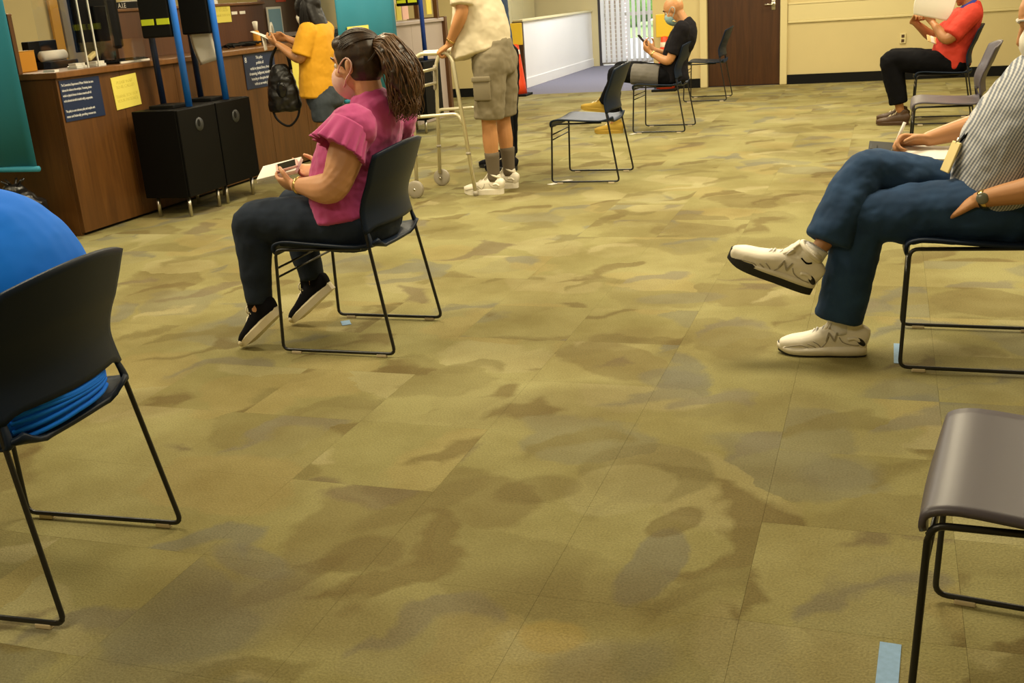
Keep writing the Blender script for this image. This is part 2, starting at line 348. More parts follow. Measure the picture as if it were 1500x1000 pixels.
def loft(bm, pts, rad, side=(0, 1, 0), n=14, sub=4, cap=(1, 1), pw=2.0, ripple=None, closed_ends=True):
    pts = [V(p) for p in pts]; rad = [V((r, r)) if isinstance(r, (int, float)) else V(r) for r in rad]
    m = (len(pts)-1)*sub; side = V(side)
    S = [(cr(pts, k/sub), cr(rad, k/sub)) for k in range(m+1)]
    fr = []
    for k in range(m+1):
        t = (S[min(k+1, m)][0]-S[max(k-1, 0)][0]).normalized()
        s = side-t*side.dot(t)
        if s.length < 1e-3: s = V((1, 0, 0))-t*t.x
        s.normalize(); fr.append((S[k][0], t, s, t.cross(s), abs(S[k][1].x), abs(S[k][1].y)))
    rows = []
    def row(c, s, d, a, b, frac=0):
        vs = []
        for i in range(n):
            th = 2*PI*i/n; cx, sx = math.cos(th), math.sin(th)
            if pw != 2.0:
                cx = math.copysign(abs(cx)**(2/pw), cx); sx = math.copysign(abs(sx)**(2/pw), sx)
            k = 1+(ripple(frac, th) if ripple else 0)
            vs.append(bm.verts.new(c+s*(a*cx*k)+d*(b*sx*k)))
        return vs
    if cap[0]:
        c, t, s, d, a, b = fr[0]; h = min(a, b)*cap[0]
        for q in (75, 50, 25): rows.append(row(c-t*h*math.sin(math.radians(q)), s, d, a*math.cos(math.radians(q)), b*math.cos(math.radians(q))))
    for k, (c, t, s, d, a, b) in enumerate(fr): rows.append(row(c, s, d, a, b, k/m))
    if cap[1]:
        c, t, s, d, a, b = fr[-1]; h = min(a, b)*cap[1]
        for q in (25, 50, 75): rows.append(row(c+t*h*math.sin(math.radians(q)), s, d, a*math.cos(math.radians(q)), b*math.cos(math.radians(q)), 1))
    ring_faces(bm, rows)
    if closed_ends:
        bm.faces.new(rows[0][::-1]); bm.faces.new(rows[-1])
def tube(bm, pts, r, n=8, sub=1):
    loft(bm, pts, [r]*len(pts), side=(0.13, 0.21, 0.97), n=n, sub=sub, cap=(0, 0))
def bent(pts, r=.03, k=4):   # polyline with rounded corners
    pts = [V(p) for p in pts]; out = [pts[0]]
    for a, b, c in zip(pts[:-2], pts[1:-1], pts[2:]):
        u = (a-b).normalized(); w_ = (c-b).normalized(); q = min(r, (a-b).length*.45, (c-b).length*.45)
        for i in range(k+1):
            f = i/k; out.append((b+u*q)*(1-f)**2+b*2*f*(1-f)+(b+w_*q)*f*f)
    out.append(pts[-1]); return out
def ell(bm, c, r, ax=None, seg=16, rings=10):
    g = bmesh.ops.create_uvsphere(bm, u_segments=seg, v_segments=rings, radius=1)['verts']
    A = ax or (V((1, 0, 0)), V((0, 1, 0)), V((0, 0, 1)))
    c = V(c)
    for v in g: v.co = c+A[0]*(v.co.x*r[0])+A[1]*(v.co.y*r[1])+A[2]*(v.co.z*r[2])
TEX = {}
def clouds(scale):
    if scale not in TEX:
        t = bpy.data.textures.new('folds', 'CLOUDS'); t.noise_scale = scale; t.noise_depth = 2; TEX[scale] = t
    return TEX[scale]
def fuse(name, bm, m, parent, voxel=.006, smooth=4, fold=0.0, fscale=.07, dec=None):
    bmesh.ops.recalc_face_normals(bm, faces=bm.faces)
    me = bpy.data.meshes.new('tmp'); bm.to_mesh(me); bm.free()
    o = bpy.data.objects.new('tmp', me); C.objects.link(o)
    r = o.modifiers.new('r', 'REMESH'); r.mode = 'VOXEL'; r.voxel_size = voxel
    s = o.modifiers.new('s', 'SMOOTH'); s.factor = .5; s.iterations = smooth
    if fold:
        d = o.modifiers.new('d', 'DISPLACE'); d.texture = clouds(fscale); d.strength = fold*2; d.mid_level = .5; d.texture_coords = 'LOCAL'
        s2 = o.modifiers.new('s2', 'SMOOTH'); s2.factor = .5; s2.iterations = 1
    if dec:
        k = o.modifiers.new('k', 'DECIMATE'); k.ratio = dec
    dg = bpy.context.evaluated_depsgraph_get()
    nm = bpy.data.meshes.new_from_object(o.evaluated_get(dg))
    bpy.data.objects.remove(o); bpy.data.meshes.remove(me)
    nm.name = name
    for p in nm.polygons: p.use_smooth = True
    nm.materials.clear(); nm.materials.append(m)
    return link(bpy.data.objects.new(name, nm), parent)
def lettering(name, body, size, mtx, m, parent, align='LEFT', extr=.0006, spacing=1.0, sx=1.0):
    cu = bpy.data.curves.new('t', 'FONT'); cu.body = body; cu.size = size; cu.align_x = align; cu.extrude = extr; cu.space_line = spacing
    o = bpy.data.objects.new('t', cu); C.objects.link(o)
    dg = bpy.context.evaluated_depsgraph_get(); me = bpy.data.meshes.new_from_object(o.evaluated_get(dg))
    bpy.data.objects.remove(o); bpy.data.curves.remove(cu)
    me.transform(Matrix.Diagonal((sx, 1, 1, 1))); me.transform(mtx); me.materials.clear(); me.materials.append(m); me.name = name
    return link(bpy.data.objects.new(name, me), parent)
def mtx_face(origin, right, up):
    r = V(right).normalized(); u = V(up).normalized(); n = r.cross(u); o = V(origin)
    return Matrix(((r.x, u.x, n.x, o.x), (r.y, u.y, n.y, o.y), (r.z, u.z, n.z, o.z), (0, 0, 0, 1)))

# ------------------------------------------------------------------ the room
H = 2.85
floor = bx('floor', (-9.2, -1.6, -.06), (4.2, 14.45, -.006), M['carpet'], kind='structure')
tile_bm = bmesh.new(); hw = TILE/2-.0003; box(tile_bm, (-hw, -hw, -.006), (hw, hw, 0))
tile_me = None
rest = bmesh.new(); tiles = []
for i in range(-20, 11):
    for j in range(-13, 23):
        cx, cy = TX0+(i+.5)*TILE, TY0+(j+.5)*TILE
        if cx-hw < -9.2 or cx+hw > 4.2: continue
        d = V((cx, cy, -1.32)); z = d.dot(FW); vis = z > .5 and abs(d.dot(RT)) < z*.53 and -z*.37 < d.dot(UP) < z*.34 and cx > -4.9
        tiles.append((d.length if vis else 99, cx, cy))
tiles.sort()
for k, (d, cx, cy) in enumerate(tiles):
    if d < 50 and k < 290:
        if tile_me is None:
            o = obj('carpet_tile', tile_bm, M['carpet'], floor); tile_me = o.data
        else: o = link(bpy.data.objects.new('carpet_tile', tile_me), floor)
        o.location = (cx, cy, 0)
    else:
        h_ = hw
        y1 = min(cy+h_, 14.42)
        if y1 > cy-h_: box(rest, (cx-h_, cy-h_, -.006), (cx+h_, y1, 0))
tag(obj('carpet_tiles', rest, M['carpet'], floor), kind='stuff')
bx('ceiling', (-9.2, -1.6, H), (4.2, 20, H+.1), M['ceil'], kind='structure')
bx('wall_left', (-9.3, -1.6, -.06), (-9.2, 14.5, H), M['cream'], kind='structure')
bx('wall_right', (4.2, -1.6, -.06), (4.3, 14.5, H), M['cream'], kind='structure')
bx('wall_near', (-9.3, -1.7, -.06), (4.3, -1.6, H), M['cream'], kind='structure')
# back wall: left piece, pier between hall and door, right piece, lintels
wb = bmesh.new()
box(wb, (-9.2, 14.42, -.06), (-5.2, 14.56, H)); box(wb, (-2.95, 14.42, -.06), (-2.33, 14.56, H)); box(wb, (-1.22, 14.42, -.06), (4.2, 14.56, H))
box(wb, (-5.2, 14.42, 2.6), (-2.95, 14.56, H)); box(wb, (-2.33, 14.42, 2.12), (-1.22, 14.56, H))
tag(obj('wall_back', wb, M['cream']), kind='structure')
bb = bmesh.new(); box(bb, (-1.22, 14.405, 0), (4.2, 14.42, .12)); tag(obj('baseboard_right', bb, M['black_rubber']), kind='structure')
bb = bmesh.new(); box(bb, (-2.95, 14.405, 0), (-2.33, 14.42, .12)); tag(obj('baseboard_middle', bb, M['black_rubber']), kind='structure')
bb = bmesh.new(); box(bb, (-9.2, 14.405, 0), (-5.2, 14.42, .12)); tag(obj('baseboard_left', bb, M['black_rubber']), kind='structure')
# moulded rail and raised panels on the right wall
rl = bmesh.new(); box(rl, (-1.215, 14.40, .755), (4.2, 14.42, .785), .006); box(rl, (-1.215, 14.408, .785), (4.2, 14.42, .98), .004); box(rl, (-1.215, 14.402, .98), (4.2, 14.42, 1.0), .004)
tag(obj('trim_1', rl, M['cream_trim']), kind='structure')
# door
fr = bmesh.new(); box(fr, (-2.33, 14.385, 0), (-2.235, 14.56, 2.12), .01); box(fr, (-1.31, 14.385, 0), (-1.22, 14.56, 2.12), .01); box(fr, (-2.33, 14.385, 2.05), (-1.22, 14.56, 2.14), .01)
fr_o = tag(obj('trim_2', fr, M['cream_trim']), kind='structure')
dr = tag(bx('door_1', (-2.235, 14.46, .008), (-1.31, 14.50, 2.05), M['door'], bev=.003), kind='structure')
hb = bmesh.new(); ell(hb, (-1.40, 14.455, 1.0), (.033, .012, .033)); tube(hb, bent([(-1.40, 14.455, 1.0), (-1.40, 14.405, 1.0), (-1.51, 14.40, 1.0)], .02), .011)
box(hb, (-1.425, 14.452, .93), (-1.375, 14.462, 1.10), .004)
obj('door_handle', hb, M['steel'], dr, True)
# outlet
ol = thing('wall_outlet', 'small dark outlet plate low on the cream wall behind the man in red', 'outlet', (.166, 14.405, .5))
bx('cover_plate', (-.035, -.004, -.06), (.035, .015, .06), M['cream_trim'], ol, .003)
for s in (-1, 1): bx('socket', (-.017, -.007, s*.027-.018), (.017, -.003, s*.027+.018), M['brown_leather'], ol, .004)

# ------------------------------------------------------------------ the hall beyond
bx('door_sill', (-2.335, 14.42, -.06), (-1.215, 14.6, .004), M['dark_frame'], kind='structure')
bx('wall_closet', (-2.4, 14.6, -.06), (-1.15, 14.62, 2.3), M['dark_frame'], kind='structure')
bx('floor_hall', (-9.2, 14.42, -.06), (-2.8, 19.56, 0), M['hall_carpet'], kind='structure')
bx('wall_hall_right', (-2.95, 14.56, 0), (-2.8, 19.6, H), M['cream'], kind='structure')
he = bmesh.new(); box(he, (-9.2, 19.45, 0), (-4.98, 19.6, H)); box(he, (-3.72, 19.45, 0), (-2.8, 19.6, H)); box(he, (-4.98, 19.45, 2.15), (-3.72, 19.6, H))
tag(obj('wall_hall_end', he, M['cream']), kind='structure')
bx('wall_hall_left', (-9.3, 14.5, 0), (-9.2, 19.6, H), M['cream'], kind='structure')
# low white wall along the ramp, with cap and base
lw = thing('half_wall', 'low white partition along the grey hall floor, under the pale panels', 'partition', (-5.1, 15.4, 0))
bx('wall_body', (-.10, 0, 0), (0, 4.05, .955), M['white_wall'], lw)
bx('cap_rail', (-.13, -.01, .955), (.025, 4.05, .985), M['cream_trim'], lw, .004)
bx('base_strip', (0, 0, 0), (.014, 4.05, .14), M['white_wall'], lw, .003)
bx('end_post', (-.13, -.06, 0), (.03, .0, .96), M['door'], lw, .004)
# tall panels behind it
tp = thing('panel_screen', 'row of tall pale panels with dark joints behind the low white partition', 'panels', (-6.2, 14.8, 0))
for k in range(7): bx('panel', (0, k*.66, .02), (.05, k*.66+.645, 2.3), M['cream_trim'], tp, .004)
bx('backing', (-.03, 0, 0), (-.002, 4.62, 2.3), M['dark_frame'], tp)
# glass exit door with blinds
gd = tag(bx('door_2', (-4.98, 19.47, -.06), (-4.93, 19.55, 2.15), M['dark_frame']), kind='structure')
for nm, lo, hi in (('stile', (-4.93, 19.49, .02), (-4.87, 19.53, 2.12)), ('stile', (-3.80, 19.49, .02), (-3.72, 19.53, 2.15)), ('rail', (-4.87, 19.49, .02), (-3.80, 19.53, .10)),
                   ('rail', (-4.87, 19.49, .85), (-3.80, 19.53, .91)), ('rail', (-4.87, 19.49, 2.05), (-3.80, 19.53, 2.12))):
    bx(nm, lo, hi, M['frame'], gd)
bx('pane', (-4.87, 19.507, .10), (-3.80, 19.513, .85), M['glass'], gd); bx('pane', (-4.87, 19.507, .91), (-3.80, 19.513, 2.05), M['glass'], gd)
vb = thing('vertical_blind', 'open vertical slat blind hanging in front of the bright glass door', 'blind', (-4.4, 19.38, 0))
bx('head_rail', (-.55, -.03, 2.1), (.62, .03, 2.15), M['blind'], vb)
for k in range(12):
    bm = bmesh.new(); a = 1.0; x = -.48+k*.095
    c, s = math.cos(a)*.042, math.sin(a)*.042
    vs = [bm.verts.new((x+sx*c+nx*.001, sx*s+ny*.001, z)) for z in (.06, 2.1) for sx, nx, ny in ((-1, 0, 1), (0, -3, 4), (1, 0, 1), (1, 0, -1), (0, -3, 2), (-1, 0, -1))]
    for i in range(6): bm.faces.new((vs[i], vs[(i+1) % 6], vs[6+(i+1) % 6], vs[6+i]))
    bm.faces.new(vs[:6][::-1]); bm.faces.new(vs[6:])
    obj('slat', bm, M['blind'], vb)
# outside
bx('ground_outside', (-16, 19.6, -.08), (6, 45, -.01), M['pave'], kind='structure')
bp_ = tag(bx('brick_pillar', (-5.4, 20.2, -.01), (-4.72, 20.9, 3.2), M['brick']), 'brick pillar outside the glass door, left of the bright path', 'pillar')
bx('lawn', (-12, 30, -.02), (6, 44, .02), M['grass'], kind='structure')
hg = bmesh.new()
for k in range(40): ell(hg, (-9+k*.3+random.uniform(-.2, .2), 38+random.uniform(-.6, .6), random.uniform(.5, 2.2)), (random.uniform(.5, .9),)*3, seg=10, rings=6)
tag(fuse('hedge', hg, M['leaf'], None, .12, 1, .12, .3), 'green hedge beyond the lawn outside the glass door', 'hedge')

# ------------------------------------------------------------------ service counter
ct = thing('service_counter', 'long brown wood service counter with a worktop along the left side', 'counter', (-5.0, 5.62, 0))
ys = [0, .62, 1.24, 1.86, 2.48, 3.1, 3.70]
for a, b in zip(ys[:-1], ys[1:]): bx('front_panel', (-.03, a+.0015, .02), (0, b-.0015, 1.02), M['counter'], ct, .002)
bx('end_panel', (-.85, -.0, .0), (-.032, .03, 1.02), M['counter'], ct, .002)
bx('kick', (-.06, .03, 0), (-.03, 3.7, .02), M['black'], ct)
bx('back_body', (-.80, .03, .0), (-.06, 3.7, 1.0), M['ledge'], ct)
bx('worktop', (-.86, -.015, 1.02), (.03, 3.71, 1.06), M['counter_top'], ct, .006)
up_ = thing('end_partition', 'upright brown wooden end board standing on the left end of the counter', 'partition', (-5.57, 5.63, 1.06))
bx('board', (-.29, -.018, 0), (.30, .018, .36), M['counter'], up_, .003); bx('top_edge', (-.29, -.02, .36), (.302, .02, .372), M['counter_top'], up_, .002)
lg = thing('raised_ledge', 'raised brown privacy ledge standing on the wooden counter', 'ledge', (-5.5, 6.9, 1.06))
bx('front_board', (-.03, 0, 0), (0, 2.13, .35), M['ledge'], lg, .002)
bx('ledge_top', (-.30, -.01, .35), (.02, 2.14, .372), M['counter_top'], lg, .004)
bx('back_board', (-.30, 0, 0), (-.27, 2.13, .35), M['ledge'], lg, .002)
mp_ = thing('mauve_partition', 'tall mauve-brown partition behind the woman in mustard yellow, with posters', 'partition', (-5.52, 9.04, 1.06))
bx('panel', (-.04, 0, 0), (0, 1.0, .95), M['mauve'], mp_, .003); bx('panel', (-.04, 1.003, 0), (0, 2.0, .95), M['mauve'], mp_, .003)
bx('foot_rail', (-.06, -.002, 0), (.01, 2.0, .03), M['mauve'], mp_)
# second counter stretch with pale laminate
c2 = thing('pale_counter', 'lavender-grey laminate counter behind the walker and the far blue posts', 'counter', (-5.0, 9.36, 0))
for a, b in ((0, .93), (.93, 1.86), (1.86, 2.76)): bx('front_panel', (-.03, a+.002, .0), (0, b-.002, 1.10), M['lav'], c2, .002)
bx('worktop', (-.7, -.03, 1.10), (.03, 2.76, 1.14), M['lav'], c2, .005)
bx('end_post', (-.72, 2.76, 0), (.04, 2.83, 1.15), M['counter'], c2, .004)
bx('body', (-.68, 0, 0), (-.035, 2.75, 1.09), M['lav'], c2)
bx('upper_shelf', (-.45, .2, 1.14), (-.42, 2.7, 1.75), M['cream'], c2)
for y, z, dy, dz, m in ((1.52, 1.16, .12, .17, 'yellow_paper'), (1.67, 1.16, .16, .22, 'mask_pink'), (2.0, 1.16, .05, .2, 'counter'), (2.35, 1.19, .14, .2, 'yellow_paper'), (2.55, 1.14, .05, .4, 'counter'), (2.64, 1.14, .06, .45, 'paper')):
    o = bx('paper_notice' if m in ('yellow_paper', 'mask_pink', 'paper') else 'wood_upright', (-4.99-.02, 9.36+y, z), (-4.99-.012 if m != 'counter' else -4.96, 9.36+y+dy, z+dz), M[m])
    tag(o, {'yellow_paper': 'yellow paper notice stood on the pale counter, '+('beside the teal banner' if y < 2 else 'right of the far blue post'), 'mask_pink': 'pink paper notice stood on the pale counter beside a yellow one',
            'counter': 'small brown wooden upright on the pale counter, '+('between the far posts' if y < 2.3 else 'at its right end'), 'paper': 'white card stood at the far end of the pale counter'}[m], 'notice' if m != 'counter' else 'upright')
# office wall bits behind the counter
yw = thing('yellow_board_edge', 'yellow wooden edge strip standing against the cream wall behind the counter', 'board', (-9.18, 10.42, 0))
bx('board', (0, 0, 0), (.03, .14, 2.5), M['yellow_wood'], yw); bx('post', (0, .15, 0), (.05, .75, 2.5), M['grey_post'], yw)

# signs on the counter
def sign(name, label, cat, y0, y1, z0, z1, m, x=-4.998, tilt=0.0):
    t = thing(name, label, cat, (x, (y0+y1)/2, (z0+z1)/2))
    bx('board', (0, -(y1-y0)/2, -(z1-z0)/2), (.004, (y1-y0)/2, (z1-z0)/2), m, t)
    t.rotation_euler = (tilt, 0, 0)
    return t
s1 = sign('notice_board', 'navy notice with six lines of white writing on the counter near its left end', 'sign', 5.64, 6.02, .745, 1.005, M['navy_sign'])
L1 = ['The Connecticut Department of Motor Vehicles has zero', 'tolerance for violence in the workplace. Threatening, abusive', 'verbal or physical threats of violence towards staff will', 'not be tolerated and will be handled swiftly, as appropriate.', '', 'This policy is a zero tolerance policy and complies with', 'state and federally pending resources.']
for k, t in enumerate(L1):
    if t: lettering('lettering', t, .023, mtx_face((.0045, -.178, .092-.033*k), (0, 1, 0), (0, 0, 1)), M['white_ink'], s1, sx=min(1.0, .355/(len(t)*.0118)))
s2 = sign('notice_board', 'navy notice with white writing on the counter behind the black bag', 'sign', 7.79, 8.27, .735, 1.015, M['navy_sign'])
for k, t in enumerate(['This policy', 'prohibits all', 'verbal or physical force, threats', 'threatening, belligerent, intimidating,', 'harassing or disruptive behavior', 'while at our work place']):
    lettering('lettering', t, .034, mtx_face((.0045, .0, .095-.042*k), (0, 1, 0), (0, 0, 1)), M['white_ink'], s2, 'CENTER', sx=.72)
lettering('lettering', '8', .06, mtx_face((.0045, -.225, .075), (0, 1, 0), (0, 0, 1)), M['white_ink'], s2)
def ynote(label, y0, y1, z0, z1, x=-4.998, lines=4, tilt=0):
    t = sign('yellow_notice', label, 'notice', y0, y1, z0, z1, M['yellow_paper'], x, tilt)
    wdt = (y1-y0)
    for k, s in enumerate(['PLEASE WAIT', 'TO BE CALLED', '', 'THANK YOU FOR', 'YOUR PATIENCE'][:lines+1]):
        if s: lettering('lettering', s, wdt*.11, mtx_face((.0045, 0, (z1-z0)*(.27-.14*k)), (0, 1, 0), (0, 0, 1)), M['yellow_ink'], t, 'CENTER')
    return t
ynote('pale yellow paper notice taped to the counter right of the first navy notice', 6.14, 6.41, .768, .985, tilt=.05)
ynote('small yellow paper notice taped on the raised brown ledge above the blue posts', 8.21, 8.47, 1.275, 1.42, x=-5.496, lines=3)
o = sign('yellow_notice', 'tall yellow paper notice on the counter behind the mustard shirt', 'notice', 8.55, 8.8, .62, .95, M['yellow_paper'])
for y0 in (8.49, 8.62): tag(bx('white_label', (-5.499, y0, 1.335), (-5.495, y0+.09, 1.36), M['paper']), 'small white label on the raised ledge, '+('nearer the yellow notice' if y0 < 8.5 else 'farther from the yellow notice'), 'label')
ps = thing('framed_poster', 'pale blue poster in a white frame behind the counter by the woman in yellow', 'poster', (-5.50, 9.20, 1.22))
bx('frame', (0, -.13, -.16), (.012, .13, .16), M['paper'], ps, .003); bx('print', (.0125, -.11, -.14), (.014, .11, .14), M['paper_blue'], ps)
tag(bx('red_notice', (-5.518, 9.3, 1.42), (-5.514, 9.48, 1.62), M['red_paper']), 'red paper notice on the mauve partition above the blue poster', 'notice')

# things on the counter
def pos(o, p): o.location = p; return o
mo = thing('computer_monitor', 'black computer monitor on a stand on the counter behind the clear screen', 'monitor', (-5.38, 6.62, 1.06), -.1)
bx('back_shell', (-.06, -.21, .10), (-.02, .21, .50), M['black_panel'], mo, .015); bx('bezel', (-.075, -.22, .09), (-.058, .22, .51), M['black'], mo, .006)
bx('stand_neck', (-.02, -.06, .02), (.01, .06, .4), M['black_gloss'], mo, .008); bx('stand_base', (-.12, -.14, .0), (.12, .14, .018), M['black_gloss'], mo, .006)
pg = thing('acrylic_screen', 'clear acrylic sneeze screen standing on the counter before the monitor', 'screen', (-5.05, 6.05, 1.06))
bx('pane', (-.003, -.45, .012), (.003, .06, .80), M['acrylic'], pg); bx('pane', (-.003, .062, .012), (.003, .57, .80), M['acrylic'], pg)
for y in (-.045, .06): bx('edge_strip', (-.004, y-.004, .0), (.004, y+.004, .80), M['acrylic_edge'], pg)
for y in (-.38, .45): bx('foot', (-.06, y-.02, 0), (.03, y+.02, .014), M['acrylic_edge'], pg)
kb = thing('keyboard', 'black keyboard with a pale front edge on the counter by the monitor', 'keyboard', (-5.13, 6.50, 1.06))
bx('base', (-.07, -.16, 0), (.07, .16, .022), M['black'], kb, .004); bx('front_edge', (.07, -.16, 0), (.082, .16, .014), M['paper'], kb, .002)
for r in range(4):
    for q in range(11): bx('key', (-.062+r*.033, -.15+q*.0272, .022), (-.036+r*.033, -.128+q*.0272, .029), M['black_panel'], kb)
ob = thing('orange_box', 'orange cardboard box on the counter by its left end', 'box', (-5.58, 5.86, 1.06))
bx('box_body', (-.13, -.12, 0), (.13, .12, .13), M['orange_box'], ob, .004); bx('lid_flap', (-.13, -.12, .131), (.13, .12, .136), M['yellow_wood'], ob)
pr = thing('receipt_printer', 'black printer with a white paper roll on the counter left of the monitor', 'printer', (-5.55, 6.25, 1.06))
bx('case', (-.12, -.14, 0), (.10, .14, .05), M['black'], pr, .006); bx('back_case', (-.12, -.14, .05), (-.06, .14, .19), M['black'], pr, .006)
rb = bmesh.new(); loft(rb, [(.01, -.11, .085), (.01, .11, .085)], [.036, .036], side=(1, 0, 0), sub=1, cap=(0, 0), n=18); obj('paper_roll', rb, M['paper'], pr, True)
for k, (x, y, lb) in enumerate(((-5.12, 5.98, 'beside the receipt printer'), (-5.10, 6.15, 'at the foot of the clear screen'))):
    t = thing('card_tray', 'small white card tray on the counter front, '+lb, 'tray', (x, y, 1.06))
    bx('tray', (-.04, -.05, 0), (.04, .05, .018), M['acrylic_edge'], t, .003); bx('card', (-.03, -.045, .018), (.03, .045, .035), M['paper'], t)
cl = thing('stapler', 'tan and black stapler on the counter left of the monitor', 'stapler', (-5.25, 6.30, 1.06), .3)
bx('base', (-.02, -.07, 0), (.02, .07, .03), M['black'], cl, .004); o = bx('arm', (-.018, -.06, .05), (.018, .08, .08), M['badge'], cl, .008); o.rotation_euler = (.25, 0, 0)
cb = bmesh.new()
for k in range(5):
    p = [V((-5.25+random.uniform(-.1, .1), 7.95+j*.09+random.uniform(-.04, .04), 1.068+random.uniform(0, .03))) for j in range(6)]
    tube(cb, p, .008, 6, 3)
tag(obj('cable_tangle', cb, M['black'], None, True), 'tangle of black cables lying on the counter under the yellow notice', 'cables')
bt = thing('sanitizer_bottle', 'small white bottle with orange label on the counter left of the blue poster', 'bottle', (-5.25, 8.45, 1.06))
b_ = bmesh.new(); loft(b_, [(0, 0, 0), (0, 0, .10), (0, 0, .13)], [.032, .032, .014], sub=2, cap=(0, .3)); obj('bottle_body', b_, M['orange_box'], bt, True)
b_ = bmesh.new(); loft(b_, [(0, 0, .13), (0, 0, .20)], [.016, .024], sub=1, cap=(0, .3)); obj('pump_cap', b_, M['paper'], bt, True)
tg = thing('label_tag', 'white oval tag standing on the counter beside the blue poster', 'tag', (-5.3, 8.80, 1.06))
b_ = bmesh.new(); ell(b_, (0, 0, .1), (.006, .035, .09)); obj('tag_plate', b_, M['paper'], tg, True); b_ = bmesh.new(); ell(b_, (.004, 0, .11), (.006, .018, .05)); obj('tag_print', b_, M['sneaker_grey'], tg, True)
for k, (y, wd, h, m, lb) in enumerate(((7.0, .3, .05, 'black', 'black flat case with pale lettering on the raised ledge, leftmost'), (7.35, .2, .06, 'paper', 'white paper stack on the raised ledge beside the black case'), (7.62, .16, .045, 'red_paper', 'small red box on the raised ledge between the blue posts'), (8.1, .3, .03, 'paper', 'flat white paper tray on the raised ledge above the yellow notice'))):
    t = thing('ledge_item', lb, 'case' if m == 'black' else 'box' if m == 'red_paper' else 'papers', (-5.66, y, 1.432))
    bx('body', (-.1, 0, 0), (.1, wd, h), M[m], t, .003)
    if m == 'black': lettering('lettering', 'A.I.E', .05, mtx_face((.102, .06, .008), (0, 1, 0), (0, 0, 1)), M['paper'], t)
    else: bx('top_sheet', (-.09, .01, h), (.09, wd-.01, h+.003), M['paper'], t)
wp = thing('hanging_paper', 'curled white sheet hanging between the black kiosk head and the blue post', 'paper', (-4.78, 6.93, 1.12))
b_ = bmesh.new(); loft(b_, [(0, 0, .12), (.01, .01, 0), (.03, .03, -.11)], [(.085, .002)]*3, side=(1, .2, 0), n=8, sub=3, cap=(0, 0)); obj('sheet', b_, M['paper'], wp, True)

# ------------------------------------------------------------------ kiosks with blue posts
def kiosk(loc, label, far=False, labels=True):
    t = thing('ticket_kiosk', label, 'kiosk', loc, 0, 'black kiosks with blue posts')
    bx('cabinet', (-.36, 0, .14), (-.004, .455, .742), M['black_panel'], t, .006)
    dr = bx('cabinet_door', (-.004, .004, .145), (.012, .451, .738), M['black_panel'], t, .004)
    bm = bmesh.new(); loft(bm, [(.011, .235, .62), (.016, .235, .62)], [.048, .045], side=(0, 1, 0), n=24, sub=1, cap=(0, 0)); obj('grommet', bm, M['grommet'], dr, True)
    bm = bmesh.new(); ell(bm, (.0165, .225, .63), (.002, .018, .026)); obj('finger_hole', bm, M['black'], dr, True)
    for x in (-.30, -.04):
        for y in (.05, .40): 
            bm = bmesh.new(); tube(bm, [(x, y, 0), (x, y, .14)], .013, 10); obj('leg', bm, M['steel'], t, True)
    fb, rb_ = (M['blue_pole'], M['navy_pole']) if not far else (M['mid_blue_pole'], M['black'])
    bm = bmesh.new(); tube(bm, [(-.06, .25, .742), (-.06, .235, 1.95)], .024, 14); obj('front_post', bm, fb, t, True)
    bm = bmesh.new(); tube(bm, [(-.34, .345 if not far else -.0, .742), (-.34, .315 if not far else -.03, 1.95)], .022, 14); obj('rear_post', bm, rb_, t, True)
    hd = bx('kiosk_head', (-.33, .22, 1.215 if not far else 1.30), (-.085, .30, 1.85), M['black'], t, .012)
    for x in ((-.315, -.19) if labels else ()): bx('neon_label', (x, .214, 1.30 if not far else 1.33), (x+.10, .2195, 1.34 if not far else 1.36), M['neon'], hd)
    bx('tray', (-.30, .12, .742), (-.10, .33, .765), M['black'], t, .004)
    return t
kiosk((-4.56, 6.19, 0), 'black cabinet kiosk with bright blue post, nearest of the pair at the counter')
kiosk((-4.56, 6.65, 0), 'black cabinet kiosk with bright blue post, second of the pair, farther from the camera', labels=False)
k3 = kiosk((-4.56, 10.42, 0), 'black kiosk with dark and mid-blue posts behind the walker', far=True)

# ------------------------------------------------------------------ teal banners
def banner(label, loc, w_, z0, z1, rz):
    t = thing('hanging_banner', label, 'banner', loc, rz)
    bm = bmesh.new()
    n = 14; A = []
    for k in range(n+1):
        x = -w_/2+w_*k/n
        A.append([bm.verts.new((x, .006*math.sin(k*1.1)+dy, z)) for z, dy in ((z0, 0), (z1, 0), (z1, .003), (z0, .003))])
    for a, b in zip(A[:-1], A[1:]):
        for i in range(4): bm.faces.new((a[i], b[i], b[(i+1) % 4], a[(i+1) % 4]))
    bm.faces.new(A[0]); bm.faces.new(A[-1][::-1])
    obj('banner_cloth', bm, M['teal'], t, True)
    bm = bmesh.new(); tube(bm, [(-w_/2-.01, .004, z0), (w_/2+.01, .004, z0)], .018, 12); obj('bottom_rod', bm, M['teal'], t, True)
    bm = bmesh.new(); tube(bm, [(-w_/2-.01, .004, z1), (w_/2+.01, .004, z1)], .016, 12); obj('top_rod', bm, M['steel'], t, True)
    for s in (-1, 1):
        bm = bmesh.new(); tube(bm, [(s*w_*.4, .004, z1), (s*w_*.4, .004, H)], .003, 6); obj('hanging_cord', bm, M['steel'], t)
    return t
banner('teal hanging banner with a bottom rod at the left end of the counter', (-5.5, 5.30, 0), 1.02, .50, 2.4, 0)
b2 = banner('teal hanging banner behind the woman in mustard yellow', (-4.72, 9.6, 0), 1.26, .50, 2.4, PI/2)
lb_ = bx('yellow_label', (-.47, -.012, 1.115), (-.03, -.008, 1.155), M['yellow_paper'], b2)

